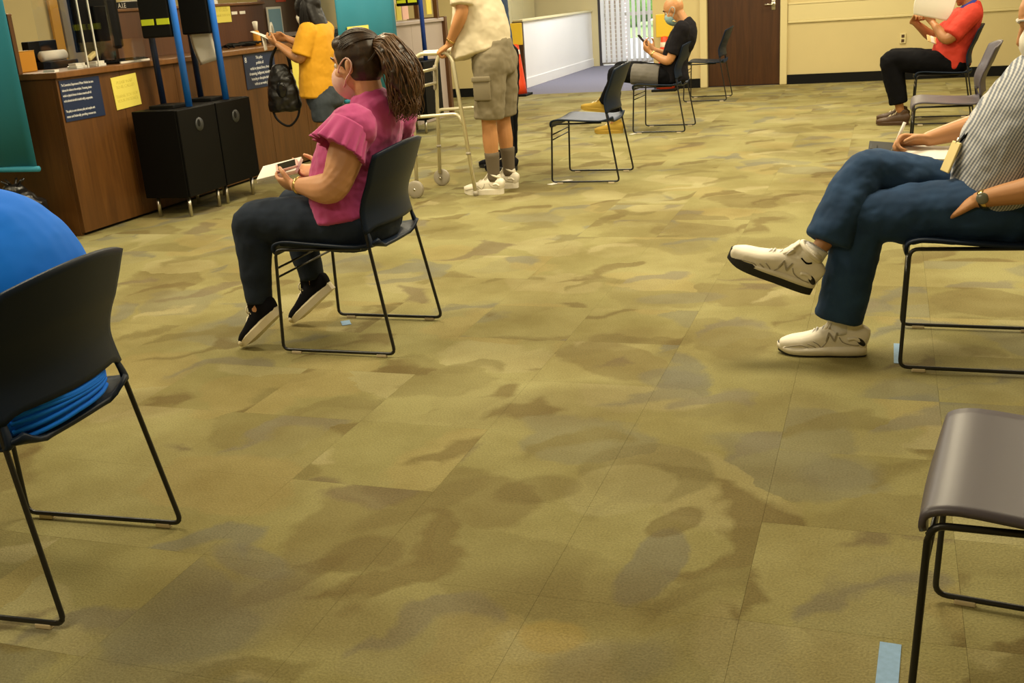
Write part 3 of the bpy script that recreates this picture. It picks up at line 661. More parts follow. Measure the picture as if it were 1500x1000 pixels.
# bin bag by the counter end
bm = bmesh.new(); loft(bm, [(0, 0, .01), (0, 0, .12), (.02, 0, .26), (.0, .02, .36)], [(.17, .16), (.22, .19), (.19, .15), (.08, .06)], n=20, sub=5, cap=(.3, .6))
bagt = thing('bin_bag', 'crumpled black plastic bin bag on the floor at the left end of the counter', 'bin bag', (-5.22, 5.30, 0))
fuse('bag_body', bm, M['bag_plastic'], bagt, .012, 2, .03, .06)
bm = bmesh.new()
for k in range(6): tube(bm, [(0, .02, .36), (.03*math.cos(k), .02+.03*math.sin(k), .40), (.07*math.cos(k), .02+.07*math.sin(k), .43)], .008, 6, 2)
obj('tied_neck', bm, M['bag_plastic'], bagt, True)

# ------------------------------------------------------------------ cones
def cone(loc, label):
    t = thing('traffic_cone', label, 'traffic cone', loc, 0, 'orange cones with yellow signs')
    bx('base', (-.16, -.16, 0), (.16, .16, .03), M['black_rubber'], t, .006)
    bm = bmesh.new(); loft(bm, [(0, 0, .03), (0, 0, .68)], [.125, .045], sub=4, n=24, cap=(0, .3)); obj('cone_body', bm, M['cone'], t, True)
    bm = bmesh.new(); loft(bm, [(0, 0, .52), (0, 0, .62)], [.064, .0535], sub=1, n=24, cap=(0, 0)); obj('white_band', bm, M['cone_white'], t, True)
    bx('sign_panel', (-.11, -.012, .68), (.11, .012, .97), M['cone_sign'], t, .01)
    return t
cone((-4.84, 14.30, 0), 'orange traffic cone with a yellow sign beside the low white partition')
cone((-2.76, 14.22, 0), 'orange traffic cone with a yellow sign behind the bald man in black')

# ------------------------------------------------------------------ floor tape
for p, sx, sy, a, lb in (((.045, 1.88, .001), .042, .26, -.05, 'blue tape strip on the carpet beside the empty near right chair'), ((.075, 3.86, .001), .028, .22, 0, 'blue tape strip under the front leg of the chair of the man in checked shirt'), ((-2.22, 3.98, .001), .04, .07, .6, 'scrap of blue tape on the carpet under the woman in pink'),
                          ((-2.24, 7.44, .001), .05, .22, -.5, 'pale tape strip at the front leg of the empty middle chair'), ((-2.23, 10.05, .001), .05, .2, -.5, 'pale tape strip at the front leg of the chair of the bald man')):
    t = bx('floor_tape', (-sx/2, -sy/2, 0), (sx/2, sy/2, .0012), M['tape' if 'blue' in lb else 'paper']); t.location = p; t.rotation_euler = (0, 0, a); tag(t, lb, 'tape')

# ------------------------------------------------------------------ stacking chairs (they all face -X)
def prof(P, t): return cr([V(p) for p in P], t*(len(P)-1))
def make_chair(label, loc, pm):
    t = thing('stacking_chair', label, 'chair', loc, 0, 'sled-base stacking chairs')
    bm = bmesh.new(); SP = [(-.262, 0, .398), (-.258, 0, .425), (-.238, 0, .447), (-.19, 0, .456), (-.09, 0, .449), (.02, 0, .441), (.11, 0, .437), (.17, 0, .434), (.198, 0, .427)]
    nu, nv = 24, 16; G = []
    for i in range(nu+1):
        u = i/nu; p = prof(SP, u); row = []
        for j in range(nv+1):
            v = -1+2*j/nv; hwid = .234 - .03*max(0, (.12-u)/.12)**2 - .045*max(0, (u-.72)/.28)**2.2
            z = p.z + .008*v*v*(1 if u > .15 else u/.15) + .035*max(0, (u-.75)/.25)**1.3*(max(0, abs(v)-.6)/.4)**1.5
            x = p.x + .012*v*v*max(0, (.2-u)/.2)
            row.append(bm.verts.new((x, hwid*v, z)))
        G.append(row)
    for a, b in zip(G[:-1], G[1:]):
        for j in range(nv): bm.faces.new((a[j], a[j+1], b[j+1], b[j]))
    bmesh.ops.recalc_face_normals(bm, faces=bm.faces)
    bmesh.ops.solidify(bm, geom=bm.faces[:], thickness=.012)
    obj('seat', bm, pm, t, True)
    bm = bmesh.new(); G = []; ns, nt = 18, 20
    for i in range(ns+1):
        s = i/ns; row = []
        for j in range(nt+1):
            v = -1+2*j/nt
            xe = .160-.012*math.sin(min(1, s*1.6)*PI) + .070*max(0, s-.25)**1.35/.68
            hw_ = .230 - .004*s**2 - .008*math.sin(min(1, s*1.25)*PI)
            z = .490+.303*s + .034*s*(1-v*v)
            if s < .3: z += .016*(1-s/.3)*min(1, max(0, (.86-abs(v))/.08))
            row.append(bm.verts.new((xe+(.045+.015*s)*(1-v*v), hw_*v, z)))
        G.append(row)
    for a, b in zip(G[:-1], G[1:]):
        for j in range(nt): bm.faces.new((a[j], a[j+1], b[j+1], b[j]))
    bmesh.ops.recalc_face_normals(bm, faces=bm.faces)
    bmesh.ops.solidify(bm, geom=bm.faces[:], thickness=.009)
    obj('backrest', bm, pm, t, True)
    for s in (-1, 1):
        y = s*.247; yb = s*.235
        bm = bmesh.new()
        P = bent([(.160, s*.216, .515), (.170, s*.222, .46), (.248, y, .015), (-.252, y, .015), (-.236, s*.232, .428), (.12, s*.19, .425)], .028, 5)
        tube(bm, P, .0068, 8); obj('side_frame', bm, M['rod'], t, True)
        bm = bmesh.new(); loft(bm, [(.12, s*.212, .438), (.172, s*.216, .440), (.180, s*.216, .455), (.168, s*.210, .50)], [(.014, .006), (.014, .007), (.013, .006), (.010, .004)], side=(0, 1, 0), n=10, sub=4); obj('back_bracket', bm, pm, t, True)
        for x in (-.19, .19):
            bm = bmesh.new(); box(bm, (x-.022, y-.008, 0), (x+.022, y+.008, .013), .003); obj('glide', bm, M['glide'], t)
    for z, x in ((.352, -.2405), (.315, -.2425)):
        bm = bmesh.new(); tube(bm, [(x, -.236, z), (x, .236, z)], .0045, 8); obj('crossbar', bm, M['rod'], t, True)
    return t
def copy_tree(o, parent=None):
    c = o.copy(); C.objects.link(c); c.parent = parent
    for ch in [x for x in bpy.data.objects if x.parent == o]: copy_tree(ch, c)
    return c
CHAIRS = [((-2.04, 3.815), .5, 'navy stacking chair with the woman in the magenta blouse sitting on it', 'plastic'),
          ((-2.01, 1.885), 3.5, 'navy stacking chair with the person in royal blue, at the left edge', 'plastic'),
          ((.335, 3.92), -1.0, 'stacking chair under the man in the checked shirt with crossed legs', 'plastic'),
          ((.36, 1.925), -7.4, 'empty stacking chair in the near right corner, reflected light in its colour', 'plastic_sheen'),
          ((-2.03, 7.62), .6, 'empty stacking chair in the middle of the room by the walker', 'plastic'),
          ((-2.0, 10.23), -2, 'stacking chair with the bald man in black sitting on it', 'plastic'),
          ((-1.99, 12.87), 0, 'empty dark stacking chair in front of the brown door', 'plastic'),
          ((.42, 7.95), 0, 'empty stacking chair, reflected light in its colour, between the man in red and the man with crossed legs', 'plastic_sheen'),
          ((.48, 10.3), 0, 'stacking chair with the man in the red polo shirt sitting on it', 'plastic')]
src = {}
for (x, y), rz, lb, pm in CHAIRS:
    if pm not in src: c = src[pm] = make_chair(lb, (x, y, 0), M[pm])
    else: c = copy_tree(src[pm]); c['label'] = lb
    c.location = (x, y, 0); c.rotation_euler = (0, 0, math.radians(rz))

# ------------------------------------------------------------------ people
def head(bm, c, f, u, s=1.0, nose=True):
    c = V(c); f = V(f).normalized(); u = V(u); u = (u-f*u.dot(f)).normalized(); l = u.cross(f)
    A = (f, l, u)
    P = lambda a, b, d: c+f*(a*s)+l*(b*s)+u*(d*s)
    ell(bm, P(-.006, 0, .012), (.096*s, .074*s, .090*s), A)
    ell(bm, P(.030, 0, -.045), (.060*s, .062*s, .075*s), A)
    loft(bm, [P(.02, 0, -.02), P(.045, 0, -.075), P(.062, 0, -.112)], [(.062*s, .055*s), (.053*s, .045*s), (.026*s, .022*s)], side=l, cap=(1, 1))
    ell(bm, P(.074, 0, .018), (.018*s, .050*s, .014*s), A)
    if nose:
        loft(bm, [P(.084, 0, .004), P(.100, 0, -.022), P(.108, 0, -.040)], [.009*s, .012*s, .015*s], side=l)
        ell(bm, P(.094, .012, -.044), (.012*s, .009*s, .008*s), A); ell(bm, P(.094, -.012, -.044), (.012*s, .009*s, .008*s), A)
        ell(bm, P(.090, 0, -.068), (.011*s, .024*s, .007*s), A); ell(bm, P(.088, 0, -.080), (.011*s, .020*s, .008*s), A)
    for q in (-1, 1):
        ell(bm, P(.058, q*.042, -.040), (.026*s, .022*s, .026*s), A)
        e = (f, (l+f*(-.5*q)).normalized(), u)
        ell(bm, P(-.004, q*.078, -.020), (.017*s, .008*s, .031*s), (f*.9+l*q*.3, l, u))
        ell(bm, P(-.012, q*.084, -.010), (.010*s, .006*s, .022*s), (f*.8+l*q*.5, l, u))
def face_parts(root, c, f, u, s=1.0, brow=None):
    c = V(c); f = V(f).normalized(); u = V(u); u = (u-f*u.dot(f)).normalized(); l = u.cross(f)
    P = lambda a, b, d: c+f*(a*s)+l*(b*s)+u*(d*s)
    for q in (-1, 1):
        bm = bmesh.new(); ell(bm, P(.0715, q*.031, -.004), (.0125*s,)*3, seg=12, rings=8); e = obj('eye', bm, M['eye'], root, True)
        bm = bmesh.new(); ell(bm, P(.0820, q*.032, -.005), (.0032*s, .006*s, .006*s), (f, l, u), 10, 6); obj('iris', bm, M['iris'], e, True)
        if brow:
            bm = bmesh.new(); loft(bm, [P(.090, q*.014, .022), P(.088, q*.034, .028), P(.072, q*.052, .021)], [.004*s, .0045*s, .003*s], side=u, n=8); obj('eyebrow', bm, brow, root, True)
def mask(root, c, f, u, m, s=1.0, low=0):
    c = V(c); f = V(f).normalized(); u = V(u); u = (u-f*u.dot(f)).normalized(); l = u.cross(f); A = (f, l, u)
    P = lambda a, b, d: c+f*(a*s)+l*(b*s)+u*(d*s)
    bm = bmesh.new()
    loft(bm, [P(.060, 0, -.022), P(.066, 0, -.045), P(.064, 0, -.075), P(.052, 0, -.105), P(.036, 0, -.128)], [(.045*s, .034*s), (.062*s, .052*s), (.064*s, .055*s), (.052*s, .045*s), (.030*s, .028*s)], side=l, n=20, cap=(.6, .6))
    o = fuse('face_mask', bm, m, root, .005, 3, .0015, .03)
    for q in (-1, 1):
        bm = bmesh.new(); tube(bm, [P(.058, q*.062, -.03), P(.03, q*.079, -.004), P(-.004, q*.085, .014), P(-.022, q*.086, -.006), P(-.012, q*.084, -.034), P(.025, q*.073, -.062), P(.05, q*.058, -.088)], .0028*s, 6, 3)
        obj('ear_loop', bm, m, o, True)
    return o
def hand(bm, w_, d, pn, lat, curl=(20, 30, 20), spread=.0, s=1.0, thumb=(.55, .65, .35)):
    """w_ wrist, d direction of the hand, pn where the palm faces, lat towards the thumb"""
    w_ = V(w_); d = V(d).normalized(); pn = V(pn); pn = (pn-d*pn.dot(d)).normalized(); lt = d.cross(pn).normalized()
    if lt.dot(V(lat)) < 0: lt = -lt
    loft(bm, [w_-d*.02*s, w_+d*.02*s, w_+d*.06*s, w_+d*.09*s], [(.026*s, .019*s), (.034*s, .017*s), (.041*s, .016*s), (.040*s, .012*s)], side=lt, n=12)
    for i, (ln, off) in enumerate(((.072, .032), (.080, .011), (.074, -.010), (.058, -.030))):
        p = w_+d*(.088-.006*abs(i-1))*s+lt*off*s; ang = 0; pts = [p-d*.02*s, p]; q = p
        for k, fr_ in enumerate((.45, .31, .24)):
            ang += math.radians(curl[k]+(i*3))
            dd = (d*math.cos(ang)+pn*math.sin(ang)+lt*spread*(1.5-i)*.12).normalized()
            q = q+dd*ln*fr_*s*1.05; pts.append(q)
        loft(bm, pts, [.0092*s, .0095*s, .0088*s, .0082*s, .0070*s], side=lt, n=8, sub=2)
    p = w_+d*.025*s+lt*.028*s+pn*.004*s; t1 = (d*thumb[0]+lt*thumb[1]+pn*thumb[2]).normalized(); t2 = (d*.85+lt*.15+pn*.5).normalized()
    loft(bm, [p-t1*.02*s, p+t1*.022*s, p+t1*.045*s, p+t1*.045*s+t2*.032*s], [.013*s, .0125*s, .0105*s, .0085*s], side=pn, n=8, sub=2)
def limb(bm, P, R, **k): loft(bm, P, R, **k)
def mid(a, b, t=.5): return V(a)*(1-t)+V(b)*t
class Human: pass
def body(root, J, skin, voxel=.007, s=1.0, arm=1.0, leg=1.0, hs=1.0, dec=None, nose=True, feet=True):
    bm = bmesh.new()
    T = J['torso']; limb(bm, [p for p, r in T], [(r[0]*.92, r[1]*.92) for p, r in T], n=20, cap=(.08, 1))
    c = V(J['head']); u = V(J['hup']).normalized(); f = V(J['hf']).normalized()
    nb = V(J['neck']); limb(bm, [nb-(c-nb)*.15, mid(nb, c-f*.022-u*.05, .6), c-f*.015-u*.03], [(.064*s, .06*s), (.055*s, .055*s), (.056*s, .056*s)])
    head(bm, c, f, u, s, nose)
    for q in ('L', 'R'):
        sh, el, wr = V(J['sh'+q]), V(J['el'+q]), V(J['wr'+q])
        limb(bm, [mid(sh, el, .0), mid(sh, el, .4), mid(sh, el, .9), mid(el, wr, .25), mid(el, wr, .7), wr], [.056*min(arm, 1.2), .051*arm, .043*arm, .043*arm, .034*arm**.5, .0265*arm**.4], side=(0, .3, 1))
        ell(bm, sh, (.058*min(arm, 1.15),)*3)
        h = J.get('hand'+q)
        if h: hand(bm, wr+(wr-el).normalized()*.012, *h[:3], *(h[3:4] or [(20, 30, 20)]), s=hs)
        hp, kn, an = V(J['hip'+q]), V(J['kn'+q]), V(J['an'+q])
        limb(bm, [hp, mid(hp, kn, .45), mid(hp, kn, .93), mid(kn, an, .12), mid(kn, an, .38), mid(kn, an, .75), an], [.080*leg, .074*leg, .056*leg, .052*leg, .055*leg, .038*leg, .035*leg], side=(0, 1, 0))
    return fuse('body', bm, skin, root, voxel, 2, 0, dec=dec)
def torso_cloth(bm, T, add=.014):
    loft(bm, [p for p, r in T], [(r[0]+add, r[1]+add) for p, r in T], n=24, cap=(.35, .5), sub=5)
def sleeve(bm, sh, el, t, r0, r1, extra=None):
    P = [mid(sh, el, -.10), mid(sh, el, .3*t), mid(sh, el, t)]; R = [r0, (r0+r1)/2, r1]
    if extra: P += extra[0]; R += extra[1]
    loft(bm, P, R, side=(0, .3, 1), n=18, cap=(1, .08))
def trouser_leg(bm, hp, kn, an, t, R, cap=.1):
    loft(bm, [hp, mid(hp, kn, .5), mid(hp, kn, .95), mid(kn, an, .12*t), mid(kn, an, .5*t), mid(kn, an, t)], R, side=(0, 1, 0), n=20, cap=(1, cap), sub=5)
def shoe(root, heel, toe, up, m_up, m_sole, wd=.05, sole=.025, hh=1.0, laces=M['sole_white'], name='shoe', collar=True, band=None, tongue=.0):
    heel, toe = V(heel), V(toe); d = toe-heel; L_ = d.length; d.normalize(); up = V(up); up = (up-d*up.dot(d)).normalized(); l = up.cross(d)
    P = lambda t, h, b=0: heel+d*(L_*t)+up*h+l*b
    prof_w = [(0.0, .62), (.08, .76), (.2, .80), (.42, .80), (.6, .94), (.75, 1.0), (.88, .86), (.96, .56), (1.0, .3)]
    prof_h = [(.02, .075), (.1, .088), (.25, .088), (.4, .080), (.55, .065), (.7, .052), (.85, .044), (.95, .034)]
    def W(t):
        for (a, x), (b, y) in zip(prof_w[:-1], prof_w[1:]):
            if a <= t <= b: return x+(y-x)*(t-a)/(b-a)
        return .3
    bm = bmesh.new()
    loft(bm, [P(t, sole*.6+h*hh/2) for t, h in prof_h], [(W(t)*wd, h*hh/2+sole*.2) for t, h in prof_h], side=l, n=16, pw=2.5, cap=(.5, .7))
    if collar: loft(bm, [P(.24, .05), P(.2, .085*hh+sole*.6), P(.18, .105*hh+sole)], [(.036, .052), (.034, .046), (.033, .042)], side=l, n=16, cap=(0, .2))
    if collar: loft(bm, [P(.5, .06*hh+sole*.5), P(.38, .10*hh+sole*.5), P(.33, .125*hh+sole*.5)], [(.024, .008), (.024, .008), (.02, .007)], side=l, n=10, cap=(.5, .5))
    o = fuse(name, bm, m_up, root, .0055, 3)
    bm = bmesh.new(); N_ = 40; lo = []; hi = []; hi2 = []
    for k in range(N_):
        a = 2*PI*k/N_; t = .5-.5*math.cos(a); sgn = 1 if math.sin(a) >= 0 else -1
        b = sgn*wd*1.06*W(t)*(abs(math.sin(a))**.35 if abs(math.sin(a)) > 1e-6 else 0)
        tt = -.015+1.03*t; spring = .012*max(0, (t-.8)/.2)**2
        lo.append(bm.verts.new(P(tt, spring, b*.97))); hi.append(bm.verts.new(P(tt, sole+spring+.004, b))); hi2.append(bm.verts.new(P(tt, sole+.012+spring, b*.9)))
    ring_faces(bm, [lo, hi, hi2]); bm.faces.new(lo[::-1]); bm.faces.new(hi2)
    obj('sole', bm, m_sole, o)
    if band:   # lighter midsole above a dark outsole
        bm = bmesh.new(); lo = []; hi = []
        for k in range(N_):
            a = 2*PI*k/N_; t = .5-.5*math.cos(a); sgn = 1 if math.sin(a) >= 0 else -1
            b = sgn*wd*1.10*W(t)*(abs(math.sin(a))**.35 if abs(math.sin(a)) > 1e-6 else 0); tt = -.02+(1.045 if band == 1 else .93)*t; sp = .012*max(0, (t-.8)/.2)**2
            z0 = sole*(.35 if band == 1 else .95)+sp*1.3; z1 = sole*(1.35 if band == 1 else 1.25)+.016*(1-t)+sp
            lo.append(bm.verts.new(P(tt, z0, b))); hi.append(bm.verts.new(P(tt, z1, b*.97)))
        ring_faces(bm, [lo, hi]); bm.faces.new(lo[::-1]); bm.faces.new(hi); obj('midsole', bm, M['sole_white'] if m_up != M['sneaker'] else M['sneaker'], o, True)
    if m_up == M['sneaker']:
        def side(t, h):
            for (a, x), (b, y) in zip(prof_h[:-1], prof_h[1:]):
                if a <= t <= b: hh_ = (x+(y-x)*(t-a)/(b-a))*hh
            c_ = sole*.6+hh_/2; k_ = min(1, abs(h-c_)/(hh_/2+sole*.2)); return W(t)*wd*(1-k_**2.5)**.4
        seam = bmesh.new(); panel = bmesh.new()
        for q in (-1, 1):
            for A in (((.93, .030), (.84, .040), (.74, .046), (.68, .040), (.64, .034)), ((.60, .062), (.54, .050), (.50, .036), (.46, .032)), ((.42, .078), (.44, .060), (.48, .044), (.52, .034)), ((.30, .078), (.26, .060), (.17, .050), (.07, .048)), ((.66, .052), (.60, .044), (.56, .036))):
                tube(seam, [P(t, h, q*(side(t, h)+.0002)) for t, h in A], .0019, 6, 3)
            tube(panel, [P(t, h, q*(side(t, h)-.001)) for t, h in ((.05, .060), (.12, .074), (.20, .070))], .007, 8, 3)
        tag(obj('stitching', seam, M['sneaker_grey'], o, True), kind='stuff')
        tag(obj('overlay', panel, M['sneaker'], o, True), kind='stuff')
        if collar:
            cb_ = bmesh.new(); tube(cb_, [P(.19+.150*math.cos(a)*.85-.0, sole+.100*hh+.018*math.cos(a), .036*math.sin(a)) for a in [i*PI/8 for i in range(17)]], .0085, 8, 2)
            obj('padded_collar', cb_, m_up, o, True)
            tb_ = bmesh.new(); loft(tb_, [P(.48, .074*hh+sole*.4), P(.40, .100*hh+sole*.4), P(.345, .125*hh+sole*.5)], [(.022, .007), (.027, .008), (.025, .006)], side=l, n=12, cap=(.5, .6)); obj('tongue', tb_, m_up, o, True)
    if laces:
        bm = bmesh.new()
        def top(t):
            for (a, x), (b, y) in zip(prof_h[:-1], prof_h[1:]):
                if a <= t <= b: return (x+(y-x)*(t-a)/(b-a))*hh+sole*.8
            return .05
        for k in range(5):
            t = .38+.055*k; q = 1 if k % 2 else -1
            tube(bm, [P(t, top(t)-.012, -.026), P(t+.012*q, top(t)+.006, 0), P(t+.03, top(t+.03)-.012, .026)], .0038, 6, 3)
        for q in (-1, 1): tube(bm, [P(.37, top(.38)+.003), P(.36, top(.38)+.022, q*.016), P(.40, top(.38)+.012, q*.034), P(.42, top(.4)-.004, q*.03), P(.38, top(.38)+.004, q*.004)], .0028, 6, 3)
        obj('laces', bm, laces, o, True)
    return o
def person(label, loc): return thing('person', label, 'person', loc)
def hair_strand(bm, P, r0, r1, wave, ph):
    n = len(P)
    pts = [p+V((math.sin(ph+i*1.3)*wave, math.cos(ph*1.7+i*1.1)*wave, 0)) for i, p in enumerate(P)]
    loft(bm, pts, [r0+(r1-r0)*i/(n-1) for i in range(n)], side=(.3, .8, .1), n=5, sub=3, cap=(0, 0))

# ---- woman in the magenta blouse
def hum(**k): return k
r = person('person in a magenta flutter-sleeve blouse and dark jeans, seated with a notepad in hand', (-2.04, 3.815, 0))
T = [((.06, 0, .50), (.185, .11)), ((.035, 0, .57), (.205, .15)), ((.045, 0, .70), (.188, .142)), ((.085, 0, .82), (.19, .13)), ((.122, 0, .895), (.18, .108)), ((.138, 0, .942), (.12, .082)), ((.138, 0, .972), (.066, .06))]
J = hum(torso=T, head=(.098, 0, 1.128), hf=(-1, .05, -.16), hup=(-.16, 0, 1), neck=(.14, 0, .965), shL=(.15, -.175, .89), elL=(.075, -.262, .672), wrL=(-.135, -.165, .672), shR=(.145, .165, .885), elR=(.05, .235, .675), wrR=(-.15, .10, .69),
        handL=((-.9, .35, .02), (.1, .75, .65), (-.2, -.6, .7), (25, 35, 25)), handR=((-.9, -.35, .0), (.1, -.6, .75), (-.2, .6, .7), (25, 35, 25)),
        hipL=(.06, -.10, .50), knL=(-.375, -.155, .53), anL=(-.368, -.2, .17), hipR=(.06, .10, .50), knR=(-.355, .135, .53), anR=(-.285, .115, .19))
body(r, J, M['skin_light'], .005, arm=1.38, leg=1.0, hs=.92, dec=.5)
face_parts(r, J['head'], J['hf'], J['hup'], 1, M['hair_brown'])
mask(r, J['head'], J['hf'], J['hup'], M['mask_pink'])
bm = bmesh.new()
loft(bm, [(.020, 0, .535), (.015, 0, .60), (.030, 0, .70), (.080, 0, .82), (.122, 0, .897), (.138, 0, .945), (.134, 0, .975), (.128, 0, .998)], [(.236, .172), (.226, .166), (.208, .158), (.206, .145), (.198, .124), (.145, .10), (.088, .080), (.074, .070)], n=28, sub=5, cap=(.15, .12))
for q in (-1, 1): ell(bm, (.147, q*.188, .892), (.094, .092, .090)); loft(bm, [(.147, q*.188, .892), (.12, q*.225, .83)], [.090, .086], side=(1, 0, 0), n=16, cap=(.2, .1))
fuse('blouse', bm, M['pink'], r, .007, 4, .009, .055)
for q in (-1, 1):
    bm = bmesh.new(); sh, e = (V((.148, -.205, .905)), V((.112, -.262, .822))) if q < 0 else (V((.125, .195, .89)), V((.085, .235, .815)))
    loft(bm, [sh, mid(sh, e, .5), e], [(.080, .080), (.092, .092), (.104, .102)], side=(1, 0, 0), n=84, sub=5, cap=(0, 0), closed_ends=False,
         ripple=lambda f, th: (.02+.10*f)*math.sin(15*th+1.5*math.sin(2*th))*(.25+.9*f)+.03*f*math.sin(5*th))
    bmesh.ops.recalc_face_normals(bm, faces=bm.faces); bmesh.ops.solidify(bm, geom=bm.faces[:], thickness=.003)
    obj('flutter_sleeve', bm, M['pink'], r, True)
bm = bmesh.new()
loft(bm, [(.06, 0, .452), (.05, 0, .52), (.045, 0, .60)], [(.19, .135), (.20, .15), (.19, .14)], n=24, cap=(.5, .3))
trouser_leg(bm, J['hipL'], J['knL'], J['anL'], .93, [.112, .108, .084, .079, .068, .052])
trouser_leg(bm, J['hipR'], J['knR'], J['anR'], .93, [.112, .108, .084, .079, .068, .052])
fuse('jeans', bm, M['denim'], r, .008, 5, .006, .07)
bm = bmesh.new(); tube(bm, [V((-.375, -.155, .46))+V((-.012*k*0, -.072+.004*k, -.055*k)) for k in range(5)], .0018, 5, 2); obj('seam', bm, M['grey_cloth'], r)
for he, to, nm in (((-.272, -.195, .152), (-.452, -.213, .0), 'L'), ((-.192, .115, .172), (-.405, .115, .002), 'R')):
    u = V((-.66, 0, .75)); o = shoe(r, he, to, u, M['canvas'], M['sole_white'], .044, .024, .92)
    d = (V(to)-V(he)); L_ = d.length; d.normalize(); u = (u-d*u.dot(d)).normalized(); l = u.cross(d)
    bm = bmesh.new(); ell(bm, V(he)+d*(L_*.93)+u*.026, (.028, .034, .020), (d, l, u)); obj('toe_cap', bm, M['sole_white'], o, True)
# hair: cap, tie, pony tail of wavy strands
hd = V(J['head'])
bm = bmesh.new(); ell(bm, hd+V((.014, 0, .022)), (.101, .083, .096)); ell(bm, hd+V((.035, 0, -.015)), (.080, .080, .085)); ell(bm, hd+V((-.048, 0, .062)), (.045, .06, .035)); loft(bm, [hd+V((.05, 0, .04)), hd+V((.092, 0, .055))], [.05, .028], side=(0, 1, 0))
for k in range(46):
    a = -1.25+2.5*k/45; p0 = hd+V((-.062+.02*abs(a), .055*math.sin(a*.9), .085-.03*abs(a)**1.3)); p2 = hd+V((.092, .01*math.sin(a), .055))
    pm_ = mid(p0, p2, .5)+V((0, .05*math.sin(a), .035*math.cos(a))); tube(bm, [p0, pm_, p2], .0035, 5, 4)
hp_ = fuse('hair', bm, M['hair_brown'], r, .0045, 3)
bm = bmesh.new(); rnd = random.Random(11); ec = hd+V((.014, 0, .022)); er = V((.1025, .0845, .0975)); e1 = V((.86, 0, .50)).normalized()
for k in range(190):
    a = rnd.uniform(0, 2*PI); s0 = V((-rnd.uniform(.25, .85), .85*math.cos(a), .55*math.sin(a)+.25)).normalized() if math.sin(a) > -.2 else V((.25+.3*rnd.random(), math.copysign(.9, math.cos(a)), -.62)).normalized()
    om = math.acos(max(-1, min(1, s0.dot(e1)))); P = []
    for i in range(7):
        f = .04+.96*i/6; q = (s0*math.sin((1-f)*om)+e1*math.sin(f*om))/math.sin(om); P.append(ec+V((q.x*er.x, q.y*er.y, q.z*er.z))*(1+.008*rnd.random()))
    loft(bm, P, [.0003, .0012, .0017, .0019, .0019, .0018, .0014], side=(.3, .8, .1), n=5, sub=2, cap=(0, 0))
tag(obj('combed_strands', bm, M['hair_brown'], hp_, True), kind='stuff')
tie = hd+V((.088, 0, .055))
bm = bmesh.new(); loft(bm, [tie+V((-.008, 0, 0)), tie+V((.012, 0, 0))], [.030, .030], side=(0, 1, 0), n=14); obj('hair_tie', bm, M['black_cloth'], r, True)
bm = bmesh.new(); loft(bm, [tie, tie+V((.05, 0, -.02)), tie+V((.10, 0, -.11)), tie+V((.105, 0, -.20)), tie+V((.10, 0, -.245))], [(.026, .026), (.062, .050), (.078, .064), (.062, .05), (.03, .025)], n=16, sub=5)
pb = fuse('ponytail', bm, M['hair_brown'], r, .007, 2, .014, .03)
bm = bmesh.new(); rnd = random.Random(3)
for k in range(420):
    a = rnd.uniform(0, 2*PI); q = rnd.uniform(.55, 1.0); y = math.cos(a)*q; z = math.sin(a)*q; ln = rnd.uniform(.72, 1.12)
    j = lambda q: rnd.uniform(-q, q)
    P = [tie+V((0, .018*y, .018*z)), tie+V((.05+.02*z, .058*y+j(.006), -.012+.046*z)), tie+V((.098+.062*z+j(.008), .080*y+j(.008), -.095*ln)), tie+V((.106+.058*z+j(.014), .074*y+j(.01), -.165*ln)), tie+V((.104+.05*z+j(.022), .062*y+j(.018), -.225*ln)), tie+V((.10+.04*z+j(.03), .05*y+j(.02), -.262*ln))]
    hair_strand(bm, P, .0034, .0010, .010, rnd.uniform(0, 6))
tag(obj('strands', bm, M['hair_brown2'], pb, True), kind='stuff')
bm = bmesh.new()
loft(bm, [(-.118, -.172, .672), (-.126, -.169, .672)], [.037, .037], side=(0, .3, 1), n=16, sub=1, cap=(0, 0)); obj('bracelet', bm, M['gold'], r, True)
np_ = thing('notepad', 'white notepad held in the hands of the woman in magenta', 'notepad', (-2.04-.265, 3.815-.07, .722)); np_.rotation_euler = (.30, -.18, .22)
bx('pages', (-.085, -.062, -.007), (.085, .062, .006), M['paper'], np_, .002); bx('cover', (-.086, -.063, -.0095), (.086, .063, -.0075), M['sneaker'], np_)
ph = thing('phone', 'phone in a pale case lying on the white notepad', 'phone', (-2.04-.222, 3.815-.082, .738)); ph.rotation_euler = (.30, -.18, .5)
bx('case', (-.045, -.034, -.005), (.045, .034, .004), M['mask_pink'], ph, .004); bx('screen', (-.036, -.028, .0042), (.036, .028, .0052), M['black_gloss'], ph)

# ---- man with crossed legs
r = person('person in a checked shirt and blue jeans with legs crossed, at the right edge', (.335, 3.92, 0))
T = [((.08, 0, .50), (.18, .11)), ((.045, 0, .60), (.195, .145)), ((.075, 0, .75), (.195, .145)), ((.14, 0, .88), (.195, .13)), ((.19, 0, .97), (.185, .108)), ((.205, 0, 1.025), (.115, .085)), ((.205, 0, 1.055), (.068, .062))]
J = hum(torso=T, head=(.150, -.02, 1.150), hf=(-.9, 0, -.44), hup=(-.44, 0, .9), neck=(.205, 0, 1.03), shL=(.20, -.19, .965), elL=(.17, -.29, .655), wrL=(-.035, -.205, .590), shR=(.20, .19, .965), elR=(.035, .25, .785), wrR=(-.185, .18, .735),
        handL=((-.78, .38, -.5), (.0, .4, -.9), (-.2, .9, .3), (12, 20, 15)), handR=((-.95, -.12, .03), (.0, -.55, -.8), (0, -.8, .6), (55, 60, 45)),
        hipL=(.05, -.10, .54), knL=(-.395, -.085, .505), anL=(-.455, -.09, .10), hipR=(.05, .09, .54), knR=(-.37, -.02, .65), anR=(-.565, -.17, .365))
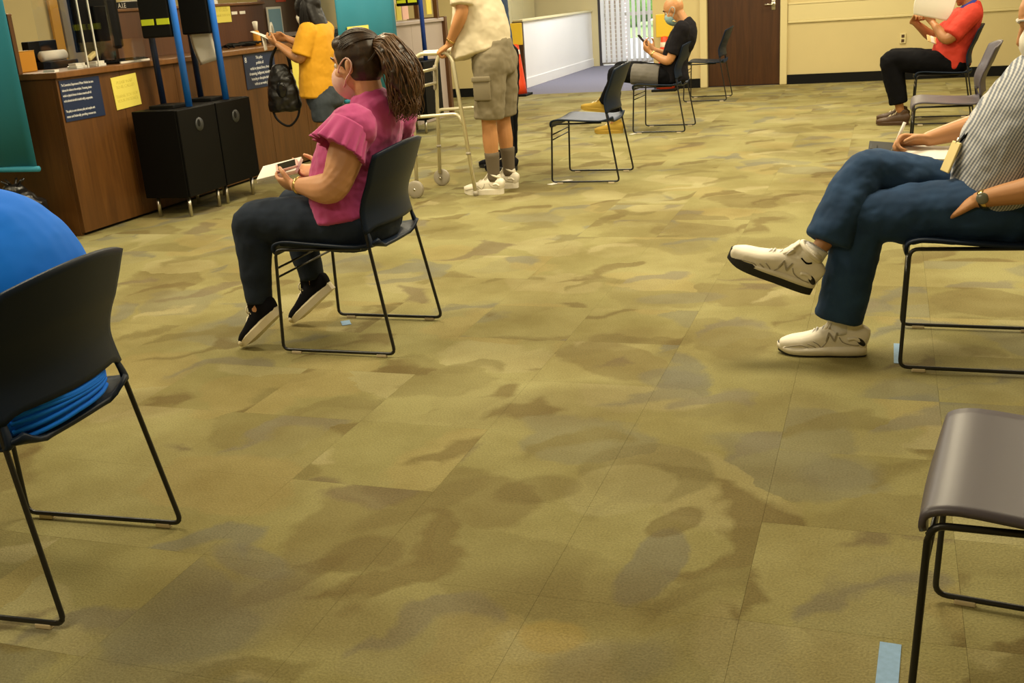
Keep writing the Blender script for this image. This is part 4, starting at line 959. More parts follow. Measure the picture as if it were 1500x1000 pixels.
body(r, J, M['skin_tan'], .0048, arm=1.05, leg=.82, dec=.5)
face_parts(r, J['head'], J['hf'], J['hup'], 1, M['hair_grey'])
mask(r, J['head'], J['hf'], J['hup'], M['mask_white'])
hd = V(J['head']); bm = bmesh.new(); ell(bm, hd+V((.03, 0, .012)), (.092, .081, .092)); fuse('hair', bm, M['hair_grey'], r, .006, 2, .003, .02)
bm = bmesh.new()
loft(bm, [(.05, 0, .565), (.045, 0, .62), (.072, 0, .75), (.14, 0, .88), (.19, 0, .972), (.205, 0, 1.028), (.203, 0, 1.055)], [(.222, .168), (.214, .164), (.212, .162), (.212, .148), (.198, .124), (.13, .1), (.082, .076)], n=28, sub=5, cap=(.2, .2))
sleeve(bm, J['shL'], J['elL'], .72, .088, .078); sleeve(bm, J['shR'], J['elR'], .86, .086, .076)
sh = fuse('shirt', bm, M['check'], r, .007, 5, .009, .08)
bm = bmesh.new(); loft(bm, [(-.035, .09, .80), (-.028, .10, .86)], [(.045, .008), (.048, .008)], side=(0, 1, 0), n=12, sub=2); obj('shirt_pocket', bm, M['check'], sh, True)
bm = bmesh.new()
loft(bm, [(.08, 0, .462), (.06, 0, .54), (.05, 0, .62)], [(.185, .125), (.20, .145), (.19, .14)], n=24, cap=(.5, .3))
trouser_leg(bm, J['hipL'], J['knL'], (-.475, -.09, .10), .90, [.115, .106, .092, .090, .088, .086])
fuse('jeans', bm, M['denim_blue'], r, .0075, 4, .011, .09)
bm = bmesh.new(); loft(bm, [(.03, .09, .545), (-.12, .07, .575), (-.27, .025, .622), (-.375, -.02, .655), (-.425, -.06, .60), (-.475, -.115, .50), (-.507, -.145, .43)], [.10, .102, .090, .078, .085, .088, .086], side=(0, 1, 0), n=22, cap=(1, .06), sub=5)
fuse('crossed_jeans_leg', bm, M['denim_blue'], r, .0075, 4, .010, .08)
for he, to, u, bnd in (((-.372, -.09, 0), (-.675, -.095, 0), (0, 0, 1), 1), ((-.565, -.17, .252), (-.852, -.185, .372), (.36, -.1, .92), 2)):
    o = shoe(r, he, to, u, M['sneaker'], M['sole_black'], .050, .022 if bnd == 1 else .030, 1.16, laces=M['sock_white'], band=bnd)
    d = (V(to)-V(he)); L_ = d.length; d.normalize(); u = V(u); u = (u-d*u.dot(d)).normalized(); l = u.cross(d)
    for q in (-1, 1):
        pt = V(he)+d*(L_*.40)+u*.062+l*q*.0425
        lettering('emblem', 'N', .052, Matrix.Translation(pt) @ Matrix(((-d.x*q, (u.x*.95-d.x*.25), l.x*q, 0), (-d.y*q, (u.y*.95-d.y*.25), l.y*q, 0), (-d.z*q, (u.z*.95-d.z*.25), l.z*q, 0), (0, 0, 0, 1))), M['sneaker_grey'], o, 'CENTER', .002)
        bm = bmesh.new(); ell(bm, V(he)+d*(L_*.06)+u*.062+l*q*.030, (.022, .012, .014), ((d*.8+u*.5).normalized(), l, u)); obj('heel_patch', bm, M['sole_black'], o, True)
for an, kn in (((-.455, -.09, .085), (-.47, -.09, .16)), ((-.590, -.17, .335), (-.545, -.158, .415))):
    bm = bmesh.new(); loft(bm, [an, mid(an, kn, .6), kn], [.043, .043, .045], side=(0, 1, 0), n=16, sub=3, cap=(0, .15)); sk = obj('sock', bm, M['sock_white'], r, True)
bm = bmesh.new(); tube(bm, [(-.592, -.214, .39), (-.575, -.216, .372), (-.557, -.212, .372)], .004, 6, 3); obj('sock_mark', bm, M['black_cloth'], sk, True)
wt = V((-.025, -.208, .592)); dw = (V(J['elL'])-V(J['wrL'])).normalized()
bm = bmesh.new(); loft(bm, [wt-dw*.008, wt+dw*.012], [(.0315, .031)]*2, side=(0, .3, 1), n=20, sub=1, cap=(0, 0)); wb_ = obj('watch_band', bm, M['gold'], r, True)
bm = bmesh.new(); nn = V((-.15, -.95, .25)).normalized(); loft(bm, [wt+nn*.026, wt+nn*.038], [.019, .019], side=(0, 0, 1), n=20, sub=1, cap=(0, .2)); obj('watch_case', bm, M['watch'], wb_, True)
bm = bmesh.new(); tube(bm, [(.155, -.075, 1.04), (.07, -.09, .985), (.02, -.085, .90), (-.045, -.07, .82), (-.098, -.06, .755)], .004, 6, 4); tube(bm, [(.155, .075, 1.04), (.07, .04, .985), (.015, .0, .90), (-.05, -.03, .82), (-.098, -.055, .755)], .004, 6, 4)
ly = obj('lanyard', bm, M['black_cloth'], r, True)
bd = bx('badge_card', (-.004, -.036, -.105), (.004, .036, .0), M['badge'], ly, .003); bd.location = (-.104, -.06, .757); bd.rotation_euler = (0, .36, .3)
bm = bmesh.new(); tube(bm, [(-.098, -.058, .77), (-.104, -.06, .75)], .007, 8); obj('badge_clip', bm, M['steel'], ly, True)
cbd = thing('clipboard', 'black clipboard lying on the crossed thigh of the man in the checked shirt', 'clipboard', (.335-.23, 3.92+.15, .690)); cbd.rotation_euler = (.12, .10, 0)
bx('board', (-.16, -.10, -.004), (.15, .11, .003), M['black'], cbd, .002); bx('clip', (-.155, -.03, .003), (-.13, .04, .012), M['black'], cbd, .003)
pp = thing('paper_form', 'white paper form on the black clipboard in the lap of the man with crossed legs', 'paper', (.335-.165, 3.92+.125, .689)); pp.rotation_euler = (.12, .06, .06)
bx('top_sheet', (-.11, -.085, .004), (.11, .085, .0065), M['paper'], pp); bx('under_sheets', (-.112, -.087, -.002), (.108, .083, .004), M['sole_white'], pp)
pn = thing('pen', 'white pen held in the fist of the man in the checked shirt', 'pen', (.335-.30, 3.92+.15, .715)); pn.rotation_euler = (0, .35, 0)
bm = bmesh.new(); tube(bm, [(0, 0, -.02), (0, 0, .09)], .0055, 10); obj('barrel', bm, M['paper'], pn, True); bm = bmesh.new(); loft(bm, [(0, 0, -.02), (0, 0, -.034)], [.005, .0015], sub=1, cap=(0, 0)); obj('tip', bm, M['black'], pn, True)

# ---- person in royal blue
r = person('person in a royal blue shirt seen from behind, seated at the left edge', (-2.01, 1.885, 0))
T = [((.04, 0, .50), (.20, .11)), ((.03, 0, .56), (.21, .135)), ((.04, 0, .66), (.215, .135)), ((.05, 0, .75), (.215, .13)), ((.01, 0, .82), (.21, .115)), ((-.07, 0, .87), (.17, .10)), ((-.15, 0, .90), (.10, .08)), ((-.20, 0, .93), (.065, .06))]
J = hum(torso=T, head=(-.33, 0, 1.03), hf=(-.85, 0, -.5), hup=(-.5, 0, .85), neck=(-.20, 0, .915), shL=(-.08, -.20, .83), elL=(-.24, -.28, .66), wrL=(-.42, -.14, .64), shR=(-.10, .19, .80), elR=(-.28, .25, .64), wrR=(-.45, .13, .63),
        handL=((-.9, .3, -.1), (.1, .5, -.8), (-.2, .8, .3), (25, 35, 25)), handR=((-.9, -.3, -.1), (.1, -.5, -.8), (-.2, -.8, .3), (25, 35, 25)),
        hipL=(.05, -.11, .50), knL=(-.42, -.15, .53), anL=(-.44, -.15, .10), hipR=(.05, .11, .50), knR=(-.42, .15, .53), anR=(-.44, .15, .10))
body(r, J, M['skin_tan'], .0065, arm=1.15, leg=1.05, dec=.5)
face_parts(r, J['head'], J['hf'], J['hup'], 1, M['hair_black'])
hd = V(J['head']); bm = bmesh.new(); ell(bm, hd+V((.03, 0, .03)), (.098, .084, .094)); fuse('hair', bm, M['hair_black'], r, .007, 2, .004, .02)
bm = bmesh.new()
loft(bm, [(.06, 0, .455), (.06, 0, .51), (.05, 0, .64), (.065, 0, .74), (.03, 0, .825), (-.06, 0, .88), (-.15, 0, .915), (-.20, 0, .935)], [(.205, .140), (.215, .15), (.232, .15), (.238, .155), (.236, .142), (.20, .125), (.12, .10), (.08, .076)], n=32, sub=6, cap=(.3, .2))
sleeve(bm, J['shL'], J['elL'], .8, .088, .08); sleeve(bm, J['shR'], J['elR'], .8, .085, .08)
fuse('shirt', bm, M['royal'], r, .008, 6, .006, .12)
bm = bmesh.new()
for k in range(6):
    z = .452+.010*k; tube(bm, [(.060+.152*math.sqrt(max(0, 1-(y/.222)**2))-.003, y, z+.012*math.sin(y*6+k*.7)+.10*abs(y)*(k/5-.4)) for y in [-.16+i*.04 for i in range(9)]], .0065, 6, 2)
tag(obj('shirt_folds', bm, M['royal'], r, True), kind='stuff')
bm = bmesh.new(); loft(bm, [(.04, 0, .452), (.03, 0, .52), (.03, 0, .58)], [(.205, .13), (.21, .14), (.2, .13)], n=24, cap=(.4, .3))
for q in 'LR': trouser_leg(bm, J['hip'+q], J['kn'+q], J['an'+q], .92, [.115, .108, .085, .08, .072, .06])
fuse('trousers', bm, M['black_cloth'], r, .009, 4, .007, .08)
for y in (-.15, .15): shoe(r, (-.37, y, 0), (-.64, y, 0), (0, 0, 1), M['canvas'], M['sole_white'], .048, .025)

# ---- bald man in black
r = person('bald person in black with a blue face mask, seated looking at a phone', (-2.0, 10.23, 0))
T = [((.10, 0, .50), (.16, .11)), ((.09, 0, .58), (.165, .112)), ((.125, 0, .72), (.165, .108)), ((.18, 0, .84), (.175, .11)), ((.205, 0, .915), (.165, .095)), ((.205, 0, .965), (.10, .075)), ((.195, 0, .99), (.06, .058))]
J = hum(torso=T, head=(.105, 0, 1.112), hf=(-.88, 0, -.48), hup=(-.48, 0, .88), neck=(.2, 0, .97), shL=(.2, -.165, .905), elL=(.09, -.21, .645), wrL=(-.085, -.12, .725), shR=(.2, .165, .905), elR=(.09, .21, .645), wrR=(-.09, .08, .74),
        handL=((-.75, .3, .6), (.4, .6, .5), (-.2, .1, .9), (30, 40, 30)), handR=((-.75, -.3, .6), (.4, -.6, .5), (-.2, -.1, .9), (30, 40, 30)),
        hipL=(.06, -.09, .505), knL=(-.44, -.12, .565), anL=(-.485, -.13, .11), hipR=(.06, .09, .505), knR=(-.45, .15, .58), anR=(-.67, .27, .235))
body(r, J, M['skin_tan'], .006, arm=.95, dec=.6)
face_parts(r, J['head'], J['hf'], J['hup'], 1, M['hair_black']); mask(r, J['head'], J['hf'], J['hup'], M['mask_blue'])
bm = bmesh.new(); loft(bm, [(.11, 0, .46), (.10, 0, .55), (.095, 0, .60), (.125, 0, .72), (.185, 0, .84), (.208, 0, .918), (.207, 0, .968), (.197, 0, .985)], [(.178, .13), (.18, .13), (.178, .125), (.178, .122), (.19, .128), (.176, .11), (.112, .09), (.075, .072)], n=26, sub=5, cap=(.2, .2))
sleeve(bm, J['shL'], J['elL'], .72, .078, .070); sleeve(bm, J['shR'], J['elR'], .72, .078, .070)
fuse('tee_shirt', bm, M['char_cloth'], r, .008, 5, .008, .07)
bm = bmesh.new(); loft(bm, [(.10, 0, .455), (.09, 0, .52), (.08, 0, .58)], [(.165, .115), (.175, .125), (.165, .115)], n=24, cap=(.4, .3))
for q in 'LR': trouser_leg(bm, J['hip'+q], J['kn'+q], J['an'+q], .93, [.098, .092, .078, .076, .066, .062])
fuse('trousers', bm, M['black_cloth'], r, .009, 4, .009, .08)
bm = bmesh.new(); a, b = V((-.02, -.10, .515)), V((-.28, -.112, .545)); loft(bm, [a, mid(a, b), b], [.103, .103, .096], side=(0, 1, 0), n=18, cap=(0, .1)); fuse('grey_shorts_leg', bm, M['grey_cloth'], r, .008, 3, .005, .06)['label'] = 'grey leg panel'
shoe(r, (-.385, -.13, 0), (-.66, -.135, 0), (0, 0, 1), M['tan_suede'], M['tan_suede'], .05, .025)
shoe(r, (-.62, .26, .155), (-.90, .27, .19), (.12, 0, 1), M['tan_suede'], M['tan_suede'], .05, .025)
bm = bmesh.new(); tube(bm, [(.145+.07*math.cos(k*.5), .07*math.sin(k*.5), .992-.02*math.cos(k*.5)) for k in range(14)], .004, 6, 2); obj('necklace', bm, M['gold'], r, True)
bm = bmesh.new(); loft(bm, [(-.060, -.133, .714), (-.075, -.126, .720)], [.033, .033], side=(0, .3, 1), n=16, sub=1, cap=(0, 0)); obj('wristwatch', bm, M['gold'], r, True)
ph = thing('phone', 'dark phone in the hands of the bald man in black', 'phone', (-2.0-.185, 10.23-.01, .835)); ph.rotation_euler = (0, .9, 0)
bx('case', (-.075, -.037, -.004), (.075, .037, .004), M['black'], ph, .003); bx('screen', (-.07, -.034, .0041), (.07, .034, .0048), M['black_gloss'], ph)

# ---- man in red
r = person('person in a red polo and black trousers, seated by the cream wall holding a paper', (.48, 10.3, 0))
T = [((.09, 0, .50), (.18, .11)), ((.05, 0, .57), (.19, .145)), ((.075, 0, .70), (.185, .14)), ((.12, 0, .82), (.19, .128)), ((.16, 0, .91), (.18, .108)), ((.172, 0, .96), (.11, .085)), ((.165, 0, .99), (.066, .062))]
J = hum(torso=T, head=(.11, 0, 1.125), hf=(-.95, 0, -.3), hup=(-.3, 0, .95), neck=(.17, 0, .97), shL=(.16, -.18, .895), elL=(-.01, -.25, .71), wrL=(-.12, -.10, .85), shR=(.16, .18, .895), elR=(-.09, .265, .70), wrR=(-.27, .20, .86),
        handL=((-.5, .2, .85), (-.3, .8, .3), (.6, .3, .5), (35, 45, 30)), handR=((.35, -.55, .5), (.2, -.5, -.7), (.4, .2, .6), (35, 45, 30)),
        hipL=(.06, -.10, .50), knL=(-.465, -.15, .565), anL=(-.36, -.15, .13), hipR=(.06, .10, .50), knR=(-.44, .15, .56), anR=(-.36, .16, .13))
body(r, J, M['skin_brown'], .006, arm=1.12, dec=.6)
face_parts(r, J['head'], J['hf'], J['hup'], 1, M['hair_black'])
hd = V(J['head']); bm = bmesh.new(); ell(bm, hd+V((.018, 0, .028)), (.096, .081, .09)); fuse('hair', bm, M['hair_black'], r, .007, 2, .003, .02)
bm = bmesh.new(); loft(bm, [(.06, 0, .47), (.045, 0, .58), (.07, 0, .70), (.12, 0, .82), (.16, 0, .913), (.172, 0, .963), (.166, 0, .985)], [(.2, .15), (.208, .162), (.204, .157), (.206, .145), (.192, .122), (.122, .098), (.08, .075)], n=26, sub=5, cap=(.2, .2))
sleeve(bm, J['shL'], J['elL'], .80, .088, .080); sleeve(bm, J['shR'], J['elR'], .80, .088, .080)
po = fuse('polo_shirt', bm, M['red_cloth'], r, .008, 5, .008, .07)
bm = bmesh.new(); loft(bm, [(.168, 0, .955), (.158, 0, .985), (.15, 0, 1.0)], [(.088, .085), (.078, .074), (.074, .07)], n=20, sub=2, cap=(0, .1)); obj('collar', bm, M['blue_collar'], po, True)
bm = bmesh.new(); loft(bm, [(.09, 0, .455), (.06, 0, .52), (.05, 0, .58)], [(.185, .13), (.19, .14), (.18, .135)], n=24, cap=(.4, .3))
for q in 'LR': trouser_leg(bm, J['hip'+q], J['kn'+q], J['an'+q], .86, [.108, .102, .088, .088, .085, .082])
fuse('trousers', bm, M['black_cloth'], r, .009, 4, .009, .08)
for y in (-.15, .16): shoe(r, (-.285, y, .0), (-.555, y+.01, 0), (0, 0, 1), M['brown_leather'], M['brown_leather'], .05, .022)
pq = thing('paper_sheet', 'large white sheet held up before the face of the man in red', 'paper', (.48-.13, 10.3-.155, .985)); pq.rotation_euler = (.0, .25, .15)
bm = bmesh.new(); loft(bm, [(.0, .0, -.085), (0, -.012, .0), (0, .0, .12), (.0, .015, .2)], [(.14, .0015), (.165, .0015), (.165, .0015), (.15, .0015)], side=(1, 0, 0), n=12, sub=4, cap=(0, 0), pw=6); obj('sheet', bm, M['paper'], pq, True)
fd = thing('folded_paper', 'folded striped papers in the lap of the man in red', 'paper', (.48-.10, 10.3-.04, .70)); fd.rotation_euler = (.5, .4, .3)
for k in range(4): bx('fold', (-.07+k*.034, -.05, -.002), (-.04+k*.034, .06, .004+k*.002), M['paper' if k % 2 else 'badge'], fd)

# ---- man with the walker
r = person('person in a cream shirt and grey cargo shorts standing at a walker', (-2.6, 7.1, 0))
T = [((.03, 0, .90), (.17, .12)), ((.0, 0, 1.0), (.17, .15)), ((-.035, 0, 1.13), (.175, .16)), ((-.06, 0, 1.29), (.185, .135)), ((-.09, 0, 1.43), (.18, .105)), ((-.11, 0, 1.50), (.12, .085)), ((-.125, 0, 1.54), (.065, .06))]
J = hum(torso=T, head=(-.20, 0, 1.70), hf=(-.95, 0, -.25), hup=(-.25, 0, .95), neck=(-.125, 0, 1.53), shL=(-.09, -.18, 1.44), elL=(-.085, -.225, 1.235), wrL=(-.215, -.175, 1.045), shR=(-.09, .18, 1.44), elR=(-.085, .24, 1.235), wrR=(-.225, .215, 1.045),
        handL=((-.85, .0, -.45), (.1, .3, -.9), (-.1, .9, .1), (60, 65, 45)), handR=((-.85, .0, -.45), (.1, -.3, -.9), (-.1, -.9, .1), (60, 65, 45)),
        hipL=(.04, -.09, .92), knL=(-.005, -.085, .52), anL=(-.0, -.08, .09), hipR=(.05, .11, .92), knR=(.02, .145, .52), anR=(.035, .15, .09))
body(r, J, M['skin_tan'], .006, arm=1.0, leg=1.0, dec=.6)
face_parts(r, J['head'], J['hf'], J['hup'], 1, M['hair_grey']); mask(r, J['head'], J['hf'], J['hup'], M['mask_white'])
hd = V(J['head']); bm = bmesh.new(); ell(bm, hd+V((.018, 0, .025)), (.096, .081, .092)); fuse('hair', bm, M['hair_grey'], r, .007, 2, .003, .02)
bm = bmesh.new(); loft(bm, [(-.055, 0, .965), (-.055, 0, 1.03), (-.05, 0, 1.15), (-.065, 0, 1.30), (-.09, 0, 1.43), (-.11, 0, 1.50), (-.122, 0, 1.53)], [(.215, .215), (.21, .21), (.205, .195), (.205, .158), (.195, .122), (.13, .098), (.08, .075)], n=28, sub=5, cap=(.1, .2), side=(.0, 1, 0))
sleeve(bm, J['shL'], J['elL'], .75, .085, .080); sleeve(bm, J['shR'], J['elR'], .75, .085, .080)
for v in bm.verts:
    if v.co.z < 1.12: v.co.z += (1.12-v.co.z)*.9*max(-.25, min(.45, (v.co.x+.08)*1.6))
fuse('shirt', bm, M['cream_shirt'], r, .008, 5, .010, .09)
bm = bmesh.new(); loft(bm, [(.03, .01, .84), (.03, .005, .92), (.02, 0, 1.03)], [(.19, .145), (.19, .15), (.175, .14)], n=24, cap=(.3, .3))
for q, kx, ky in (('L', -.0, -.09), ('R', .02, .14)):
    hp = V(J['hip'+q]); loft(bm, [hp, mid(hp, (kx, ky, .53), .5), (kx, ky, .53)], [.118, .112, .103], side=(0, 1, 0), n=20, cap=(1, .08))
so = fuse('cargo_shorts', bm, M['khaki'], r, .008, 4, .011, .08)
bm = bmesh.new(); box(bm, (-.055, -.215, .66), (.065, -.185, .80), .008); box(bm, (-.06, -.222, .785), (.07, -.19, .82), .006); obj('cargo_pocket', bm, M['khaki'], so, True)
for an, q in ((J['anL'], 'L'), (J['anR'], 'R')):
    bm = bmesh.new(); a = V(an); loft(bm, [a, a+V((0, 0, .09)), a+V((-.002, 0, .20))], [.044, .045, .054], side=(0, 1, 0), n=16, sub=3, cap=(0, .1)); obj('sock', bm, M['sock_grey'], r, True)
for he, to in (((.062, -.08, 0), (-.225, -.085, 0)), ((.095, .15, 0), (-.19, .145, 0))): shoe(r, he, to, (0, 0, 1), M['sneaker'], M['sneaker'], .053, .03, 1.05, laces=M['sneaker'])
bm = bmesh.new(); loft(bm, [(-.205, -.178, 1.06), (-.195, -.18, 1.073)], [.032, .032], side=(0, .3, 1), n=16, sub=1, cap=(0, 0)); obj('wristwatch', bm, M['gold'], r, True)
# walker
wk = thing('walker', 'folding aluminium walker with two front wheels held by the man in shorts', 'walker', (-2.6, 7.1, 0))
for y0, y1 in ((-.165, -.20), (.215, .235)):
    bm = bmesh.new(); tube(bm, bent([(-.545, y1, .10), (-.50, y1, .90), (-.445, y1-.0, .99), (-.24, y0, .985), (-.205, y0, .93), (-.115, y0+.005, .012)], .06, 6), .0135, 12); sf = obj('side_frame', bm, M['alu'], wk, True)
    bm = bmesh.new(); tube(bm, bent([(-.523, y1, .50), (-.51, y1, .565), (-.20, y0, .575), (-.165, y0, .50)], .05, 5), .012, 12); obj('side_brace', bm, M['alu'], sf, True)
    bm = bmesh.new(); loft(bm, [(-.40, y0-.01, .992), (-.27, y0, .99)], [.019, .02], side=(0, 1, 0), n=14, sub=3); obj('hand_grip', bm, M['sneaker'], sf, True)
    bm = bmesh.new(); loft(bm, [(-.115, y0+.005, 0), (-.118, y0+.005, .035)], [.018, .016], side=(0, 1, 0), n=12, sub=1, cap=(0, 0)); obj('rubber_tip', bm, M['sneaker_grey'], sf, True)
    bm = bmesh.new(); loft(bm, [(-.517, y1, .72), (-.507, y1, .87)], [.018, .019], side=(0, 1, 0), n=12, sub=2); obj('fold_bracket', bm, M['sneaker_grey'], sf, True)
    for z, x in ((.30, -.534), (.30, -.144)):
        bm = bmesh.new(); loft(bm, [(x, y1 if x < -.3 else y0, z-.008), (x, y1 if x < -.3 else y0, z+.008)], [.017, .017], side=(0, 1, 0), n=12, sub=1, cap=(0, 0)); obj('height_collar', bm, M['sneaker_grey'], sf, True)
    wy = y1+(-.03 if y1 < 0 else .03)
    bm = bmesh.new(); loft(bm, [(-.545, wy-.012, .062), (-.545, wy+.012, .062)], [.062, .062], side=(1, 0, 0), n=28, sub=1, cap=(.12, .12)); wh = obj('wheel', bm, M['sneaker_grey'], wk, True)
    for k in range(5):
        a = k*2*PI/5; bm = bmesh.new(); ell(bm, (-.545+.035*math.cos(a), wy+(-.014 if y1 < 0 else .014), .062+.035*math.sin(a)), (.011, .003, .011)); obj('wheel_hole', bm, M['dark_frame'], wh, True)
    bm = bmesh.new(); tube(bm, [(-.545, wy-.02, .062), (-.545, y1+.01 if y1 < 0 else y1-.01, .062)], .009, 10); obj('axle', bm, M['steel'], wh, True)
for z, x in ((.86, -.503), (.76, -.509)):
    bm = bmesh.new(); tube(bm, [(x, -.195, z), (x, .23, z)], .011, 12); obj('crossbar', bm, M['alu'], wk, True)

# ---- person mostly hidden behind him
r = person('person in a blue shirt and black trousers, mostly hidden behind the man with the walker', (-2.9, 8.1, 0))
T = [((.02, 0, .90), (.14, .10)), ((.015, 0, 1.0), (.14, .10)), ((.0, 0, 1.15), (.14, .10)), ((-.01, 0, 1.29), (.15, .10)), ((-.02, 0, 1.40), (.15, .09)), ((-.03, 0, 1.46), (.10, .07)), ((-.03, 0, 1.50), (.06, .056))]
J = hum(torso=T, head=(-.07, 0, 1.64), hf=(-1, 0, -.1), hup=(-.1, 0, 1), neck=(-.03, 0, 1.49), shL=(-.03, -.15, 1.40), elL=(-.12, -.19, 1.15), wrL=(-.2, -.12, 1.02), shR=(-.03, .15, 1.40), elR=(-.12, .19, 1.15), wrR=(-.2, .12, 1.02),
        handL=((-.9, .3, .1), (.1, .5, .7), (0, -.5, .8), (25, 35, 25)), handR=((-.9, -.3, .1), (.1, -.5, .7), (0, .5, .8), (25, 35, 25)),
        hipL=(.06, -.085, .89), knL=(.06, -.09, .49), anL=(.075, -.09, .09), hipR=(.06, .085, .89), knR=(.05, .09, .49), anR=(.03, .09, .09))
body(r, J, M['skin_brown'], .008, arm=.95, dec=.6)
face_parts(r, J['head'], J['hf'], J['hup'], 1, M['hair_black']); mask(r, J['head'], J['hf'], J['hup'], M['mask_white'])
hd = V(J['head']); bm = bmesh.new(); ell(bm, hd+V((.018, 0, .025)), (.098, .083, .094)); fuse('hair', bm, M['hair_black'], r, .008, 2, .003, .02)
bm = bmesh.new(); torso_cloth(bm, [((.02, 0, .86), (.155, .11))]+T[1:], .014); sleeve(bm, J['shL'], J['elL'], .9, .078, .066); sleeve(bm, J['shR'], J['elR'], .9, .078, .066)
fuse('shirt', bm, M['navy_cloth'], r, .009, 4, .008, .08)
bm = bmesh.new(); loft(bm, [(.03, 0, .82), (.02, 0, .90), (.015, 0, .98)], [(.155, .115), (.162, .12), (.155, .115)], n=20, cap=(.4, .3))
for q in 'LR': trouser_leg(bm, J['hip'+q], J['kn'+q], J['an'+q], .95, [.092, .085, .068, .066, .060, .058])
fuse('trousers', bm, M['black_cloth'], r, .009, 4, .008, .08)
for he, to in (((.135, -.09, 0), (-.13, -.10, 0)), ((.02, .09, 0), (-.25, .085, 0))): shoe(r, he, to, (0, 0, 1), M['canvas'], M['sole_black'], .048, .024)

# ---- woman in mustard
r = person('person in a mustard top and denim shorts with long black hair, standing by the counter', (-4.14, 7.63, 0))
T = [((-.05, 0, .64), (.15, .12)), ((-.085, 0, .75), (.165, .135)), ((-.08, 0, .90), (.155, .125)), ((-.07, 0, 1.03), (.152, .118)), ((-.06, 0, 1.15), (.148, .095)), ((-.07, 0, 1.20), (.095, .075)), ((-.08, 0, 1.23), (.056, .052))]
J = hum(torso=T, head=(-.125, 0, 1.348), hf=(-.93, -.1, -.38), hup=(-.36, 0, .93), neck=(-.08, 0, 1.22), shL=(-.07, -.14, 1.15), elL=(-.13, -.19, .965), wrL=(-.36, -.09, 1.085), shR=(-.07, .14, 1.15), elR=(-.15, .17, 1.0), wrR=(-.36, .07, 1.12),
        handL=((-.9, .15, .35), (.2, .6, .5), (-.1, -.3, .9), (20, 30, 25)), handR=((-.9, -.3, .2), (.1, -.6, -.3), (-.1, -.1, .9), (25, 35, 25)),
        hipL=(-.04, -.085, .64), knL=(-.045, -.085, .385), anL=(-.02, -.085, .09), hipR=(-.04, .085, .64), knR=(-.045, .085, .385), anR=(-.02, .085, .09))
body(r, J, M['skin_tan'], .006, s=.93, arm=.92, leg=.95, hs=.92, dec=.6)
face_parts(r, J['head'], J['hf'], J['hup'], .93, M['hair_black']); mask(r, J['head'], J['hf'], J['hup'], M['mask_white'], .95)
bm = bmesh.new(); loft(bm, [(-.10, 0, .68), (-.095, 0, .76), (-.085, 0, .90), (-.07, 0, 1.03), (-.06, 0, 1.152), (-.07, 0, 1.203), (-.08, 0, 1.225)], [(.188, .152), (.182, .15), (.176, .142), (.17, .134), (.162, .112), (.108, .09), (.07, .066)], n=26, sub=5, cap=(.15, .2))
sleeve(bm, J['shL'], J['elL'], .80, .076, .080); sleeve(bm, J['shR'], J['elR'], .80, .076, .080)
fuse('top', bm, M['mustard'], r, .007, 5, .007, .08)
bm = bmesh.new(); loft(bm, [(-.05, 0, .60), (-.06, 0, .66), (-.075, 0, .74)], [(.165, .13), (.172, .138), (.16, .13)], n=24, cap=(.3, .3))
for q, y in (('L', -.085), ('R', .085)): loft(bm, [J['hip'+q], (-.045, y, .56), (-.045, y, .49)], [.092, .09, .088], side=(0, 1, 0), n=18, cap=(1, .08))
fuse('denim_shorts', bm, M['denim_short'], r, .008, 3, .006, .06)
for q, y in (('L', -.085), ('R', .085)):
    bm = bmesh.new(); loft(bm, [(-.02, y, .05), (-.02, y, .12), (-.025, y, .25), (-.035, y, .36)], [(.042, .045), (.044, .046), (.060, .062), (.058, .060)], side=(0, 1, 0), n=16, sub=4, cap=(.3, .08)); bo = fuse('boot', bm, M['black_cloth'], r, .008, 2)
    shoe(r, (.045, y, 0), (-.185, y, 0), (0, 0, 1), M['black_cloth'], M['sole_black'], .044, .022, laces=None)
hd = V(J['head']); bm = bmesh.new(); ell(bm, hd+V((.022, 0, .025)), (.100, .086, .094)); ell(bm, hd+V((-.02, -.05, .0)), (.055, .034, .085)); ell(bm, hd+V((-.02, .05, .0)), (.055, .034, .085))
loft(bm, [hd+V((.04, 0, .01)), hd+V((.085, 0, -.10)), hd+V((.125, 0, -.20)), hd+V((.135, -.01, -.26))], [(.092, .06), (.098, .055), (.08, .04), (.04, .02)], n=18, sub=5)
ha = fuse('hair', bm, M['hair_black'], r, .007, 3, .004, .04)
bm = bmesh.new(); rnd = random.Random(5)
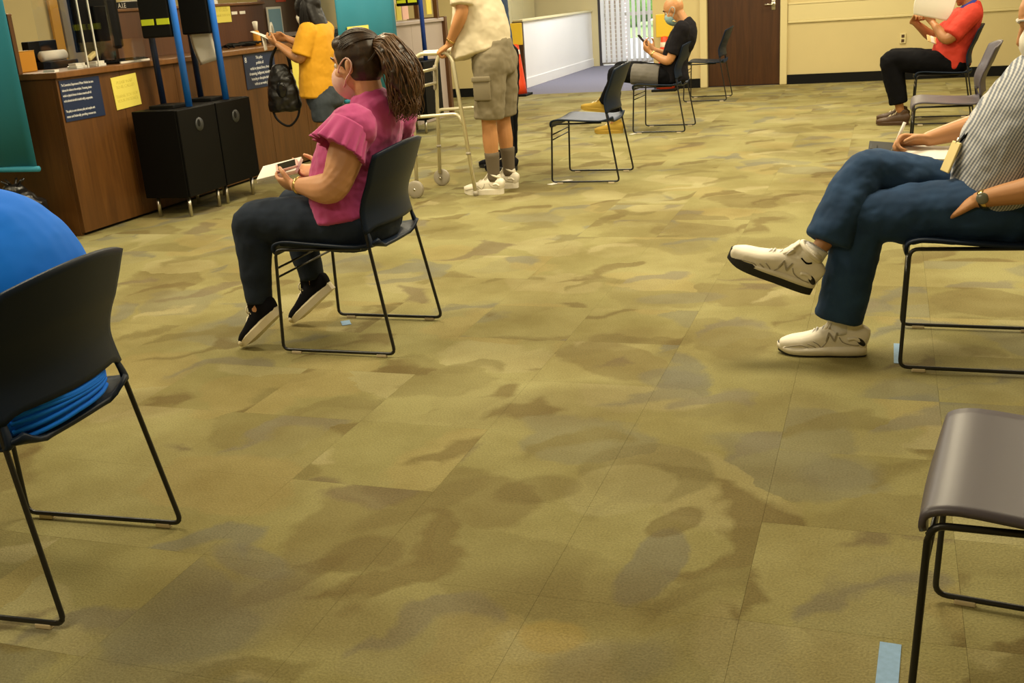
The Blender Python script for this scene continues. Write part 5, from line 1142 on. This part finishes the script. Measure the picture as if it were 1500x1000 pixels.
for k in range(260):
    a = -1.9+3.8*rnd.random(); y = math.sin(a); f = math.cos(a)
    P = [hd+V((.02, .05*y, .09)), hd+V((.06*f+.02, .088*y, .02)), hd+V((.09*f+.01, .10*y, -.09)), hd+V((.13*f+.01+rnd.uniform(-.01, .02), .095*y+rnd.uniform(-.01, .01), -.17)), hd+V((.145*f+.01+rnd.uniform(-.02, .02), .08*y+rnd.uniform(-.02, .02), -.25-rnd.uniform(0, .05)))]
    hair_strand(bm, P, .0042, .0015, .005, rnd.uniform(0, 6))
tag(obj('strands', bm, M['hair_black'], ha, True), kind='stuff')
pf = thing('paper_form', 'folded white paper in the hand of the woman in mustard yellow', 'paper', (-4.14-.50, 7.63-.06, 1.15)); pf.rotation_euler = (0, .45, .25)
bm = bmesh.new(); loft(bm, [(-.10, 0, .004), (0, 0, .008), (.09, 0, 0)], [(.05, .003), (.055, .004), (.05, .003)], n=10, sub=4, cap=(0, 0), pw=4); obj('sheet', bm, M['paper'], pf, True)
bm = bmesh.new(); loft(bm, [(.0, 0, -.005), (.03, -.01, -.05), (.05, -.01, -.09)], [(.045, .003), (.045, .003), (.035, .003)], n=10, sub=4, cap=(0, 0), pw=4); obj('folded_flap', bm, M['paper'], pf, True)
bg = thing('handbag', 'black handbag with long straps hanging from the arm of the woman in mustard', 'handbag', (-4.55, 7.60, .0)); bg.rotation_euler = (0, 0, .35)
bm = bmesh.new(); loft(bm, [(0, 0, .575), (0, 0, .60), (0, 0, .72), (0, 0, .86), (0, 0, .93)], [(.125, .045), (.135, .06), (.125, .06), (.095, .04), (.06, .02)], side=(1, 0, 0), n=20, sub=4, cap=(.2, .4), pw=2.6); fuse('bag_body', bm, M['bag_plastic'], bg, .008, 3, .012, .06)
for y in (-.03, .03):
    bm = bmesh.new(); tube(bm, [(-.075, y, .90), (-.05, y*.8, 1.0), (.02, y*.3, 1.085), (.07, y*.8, 1.0), (.085, y, .89)], .008, 8, 5); obj('strap', bm, M['black'], bg, True)
bm = bmesh.new(); tube(bm, [(-.11, .0, .62), (-.07, -.02, .51), (.02, -.03, .455), (.10, -.02, .53), (.125, 0, .66)], .009, 8, 5); obj('long_strap', bm, M['black'], bg, True)
bm = bmesh.new(); ell(bm, (.0, -.062, .74), (.04, .008, .06)); obj('front_pocket', bm, M['black_gloss'], bg, True)
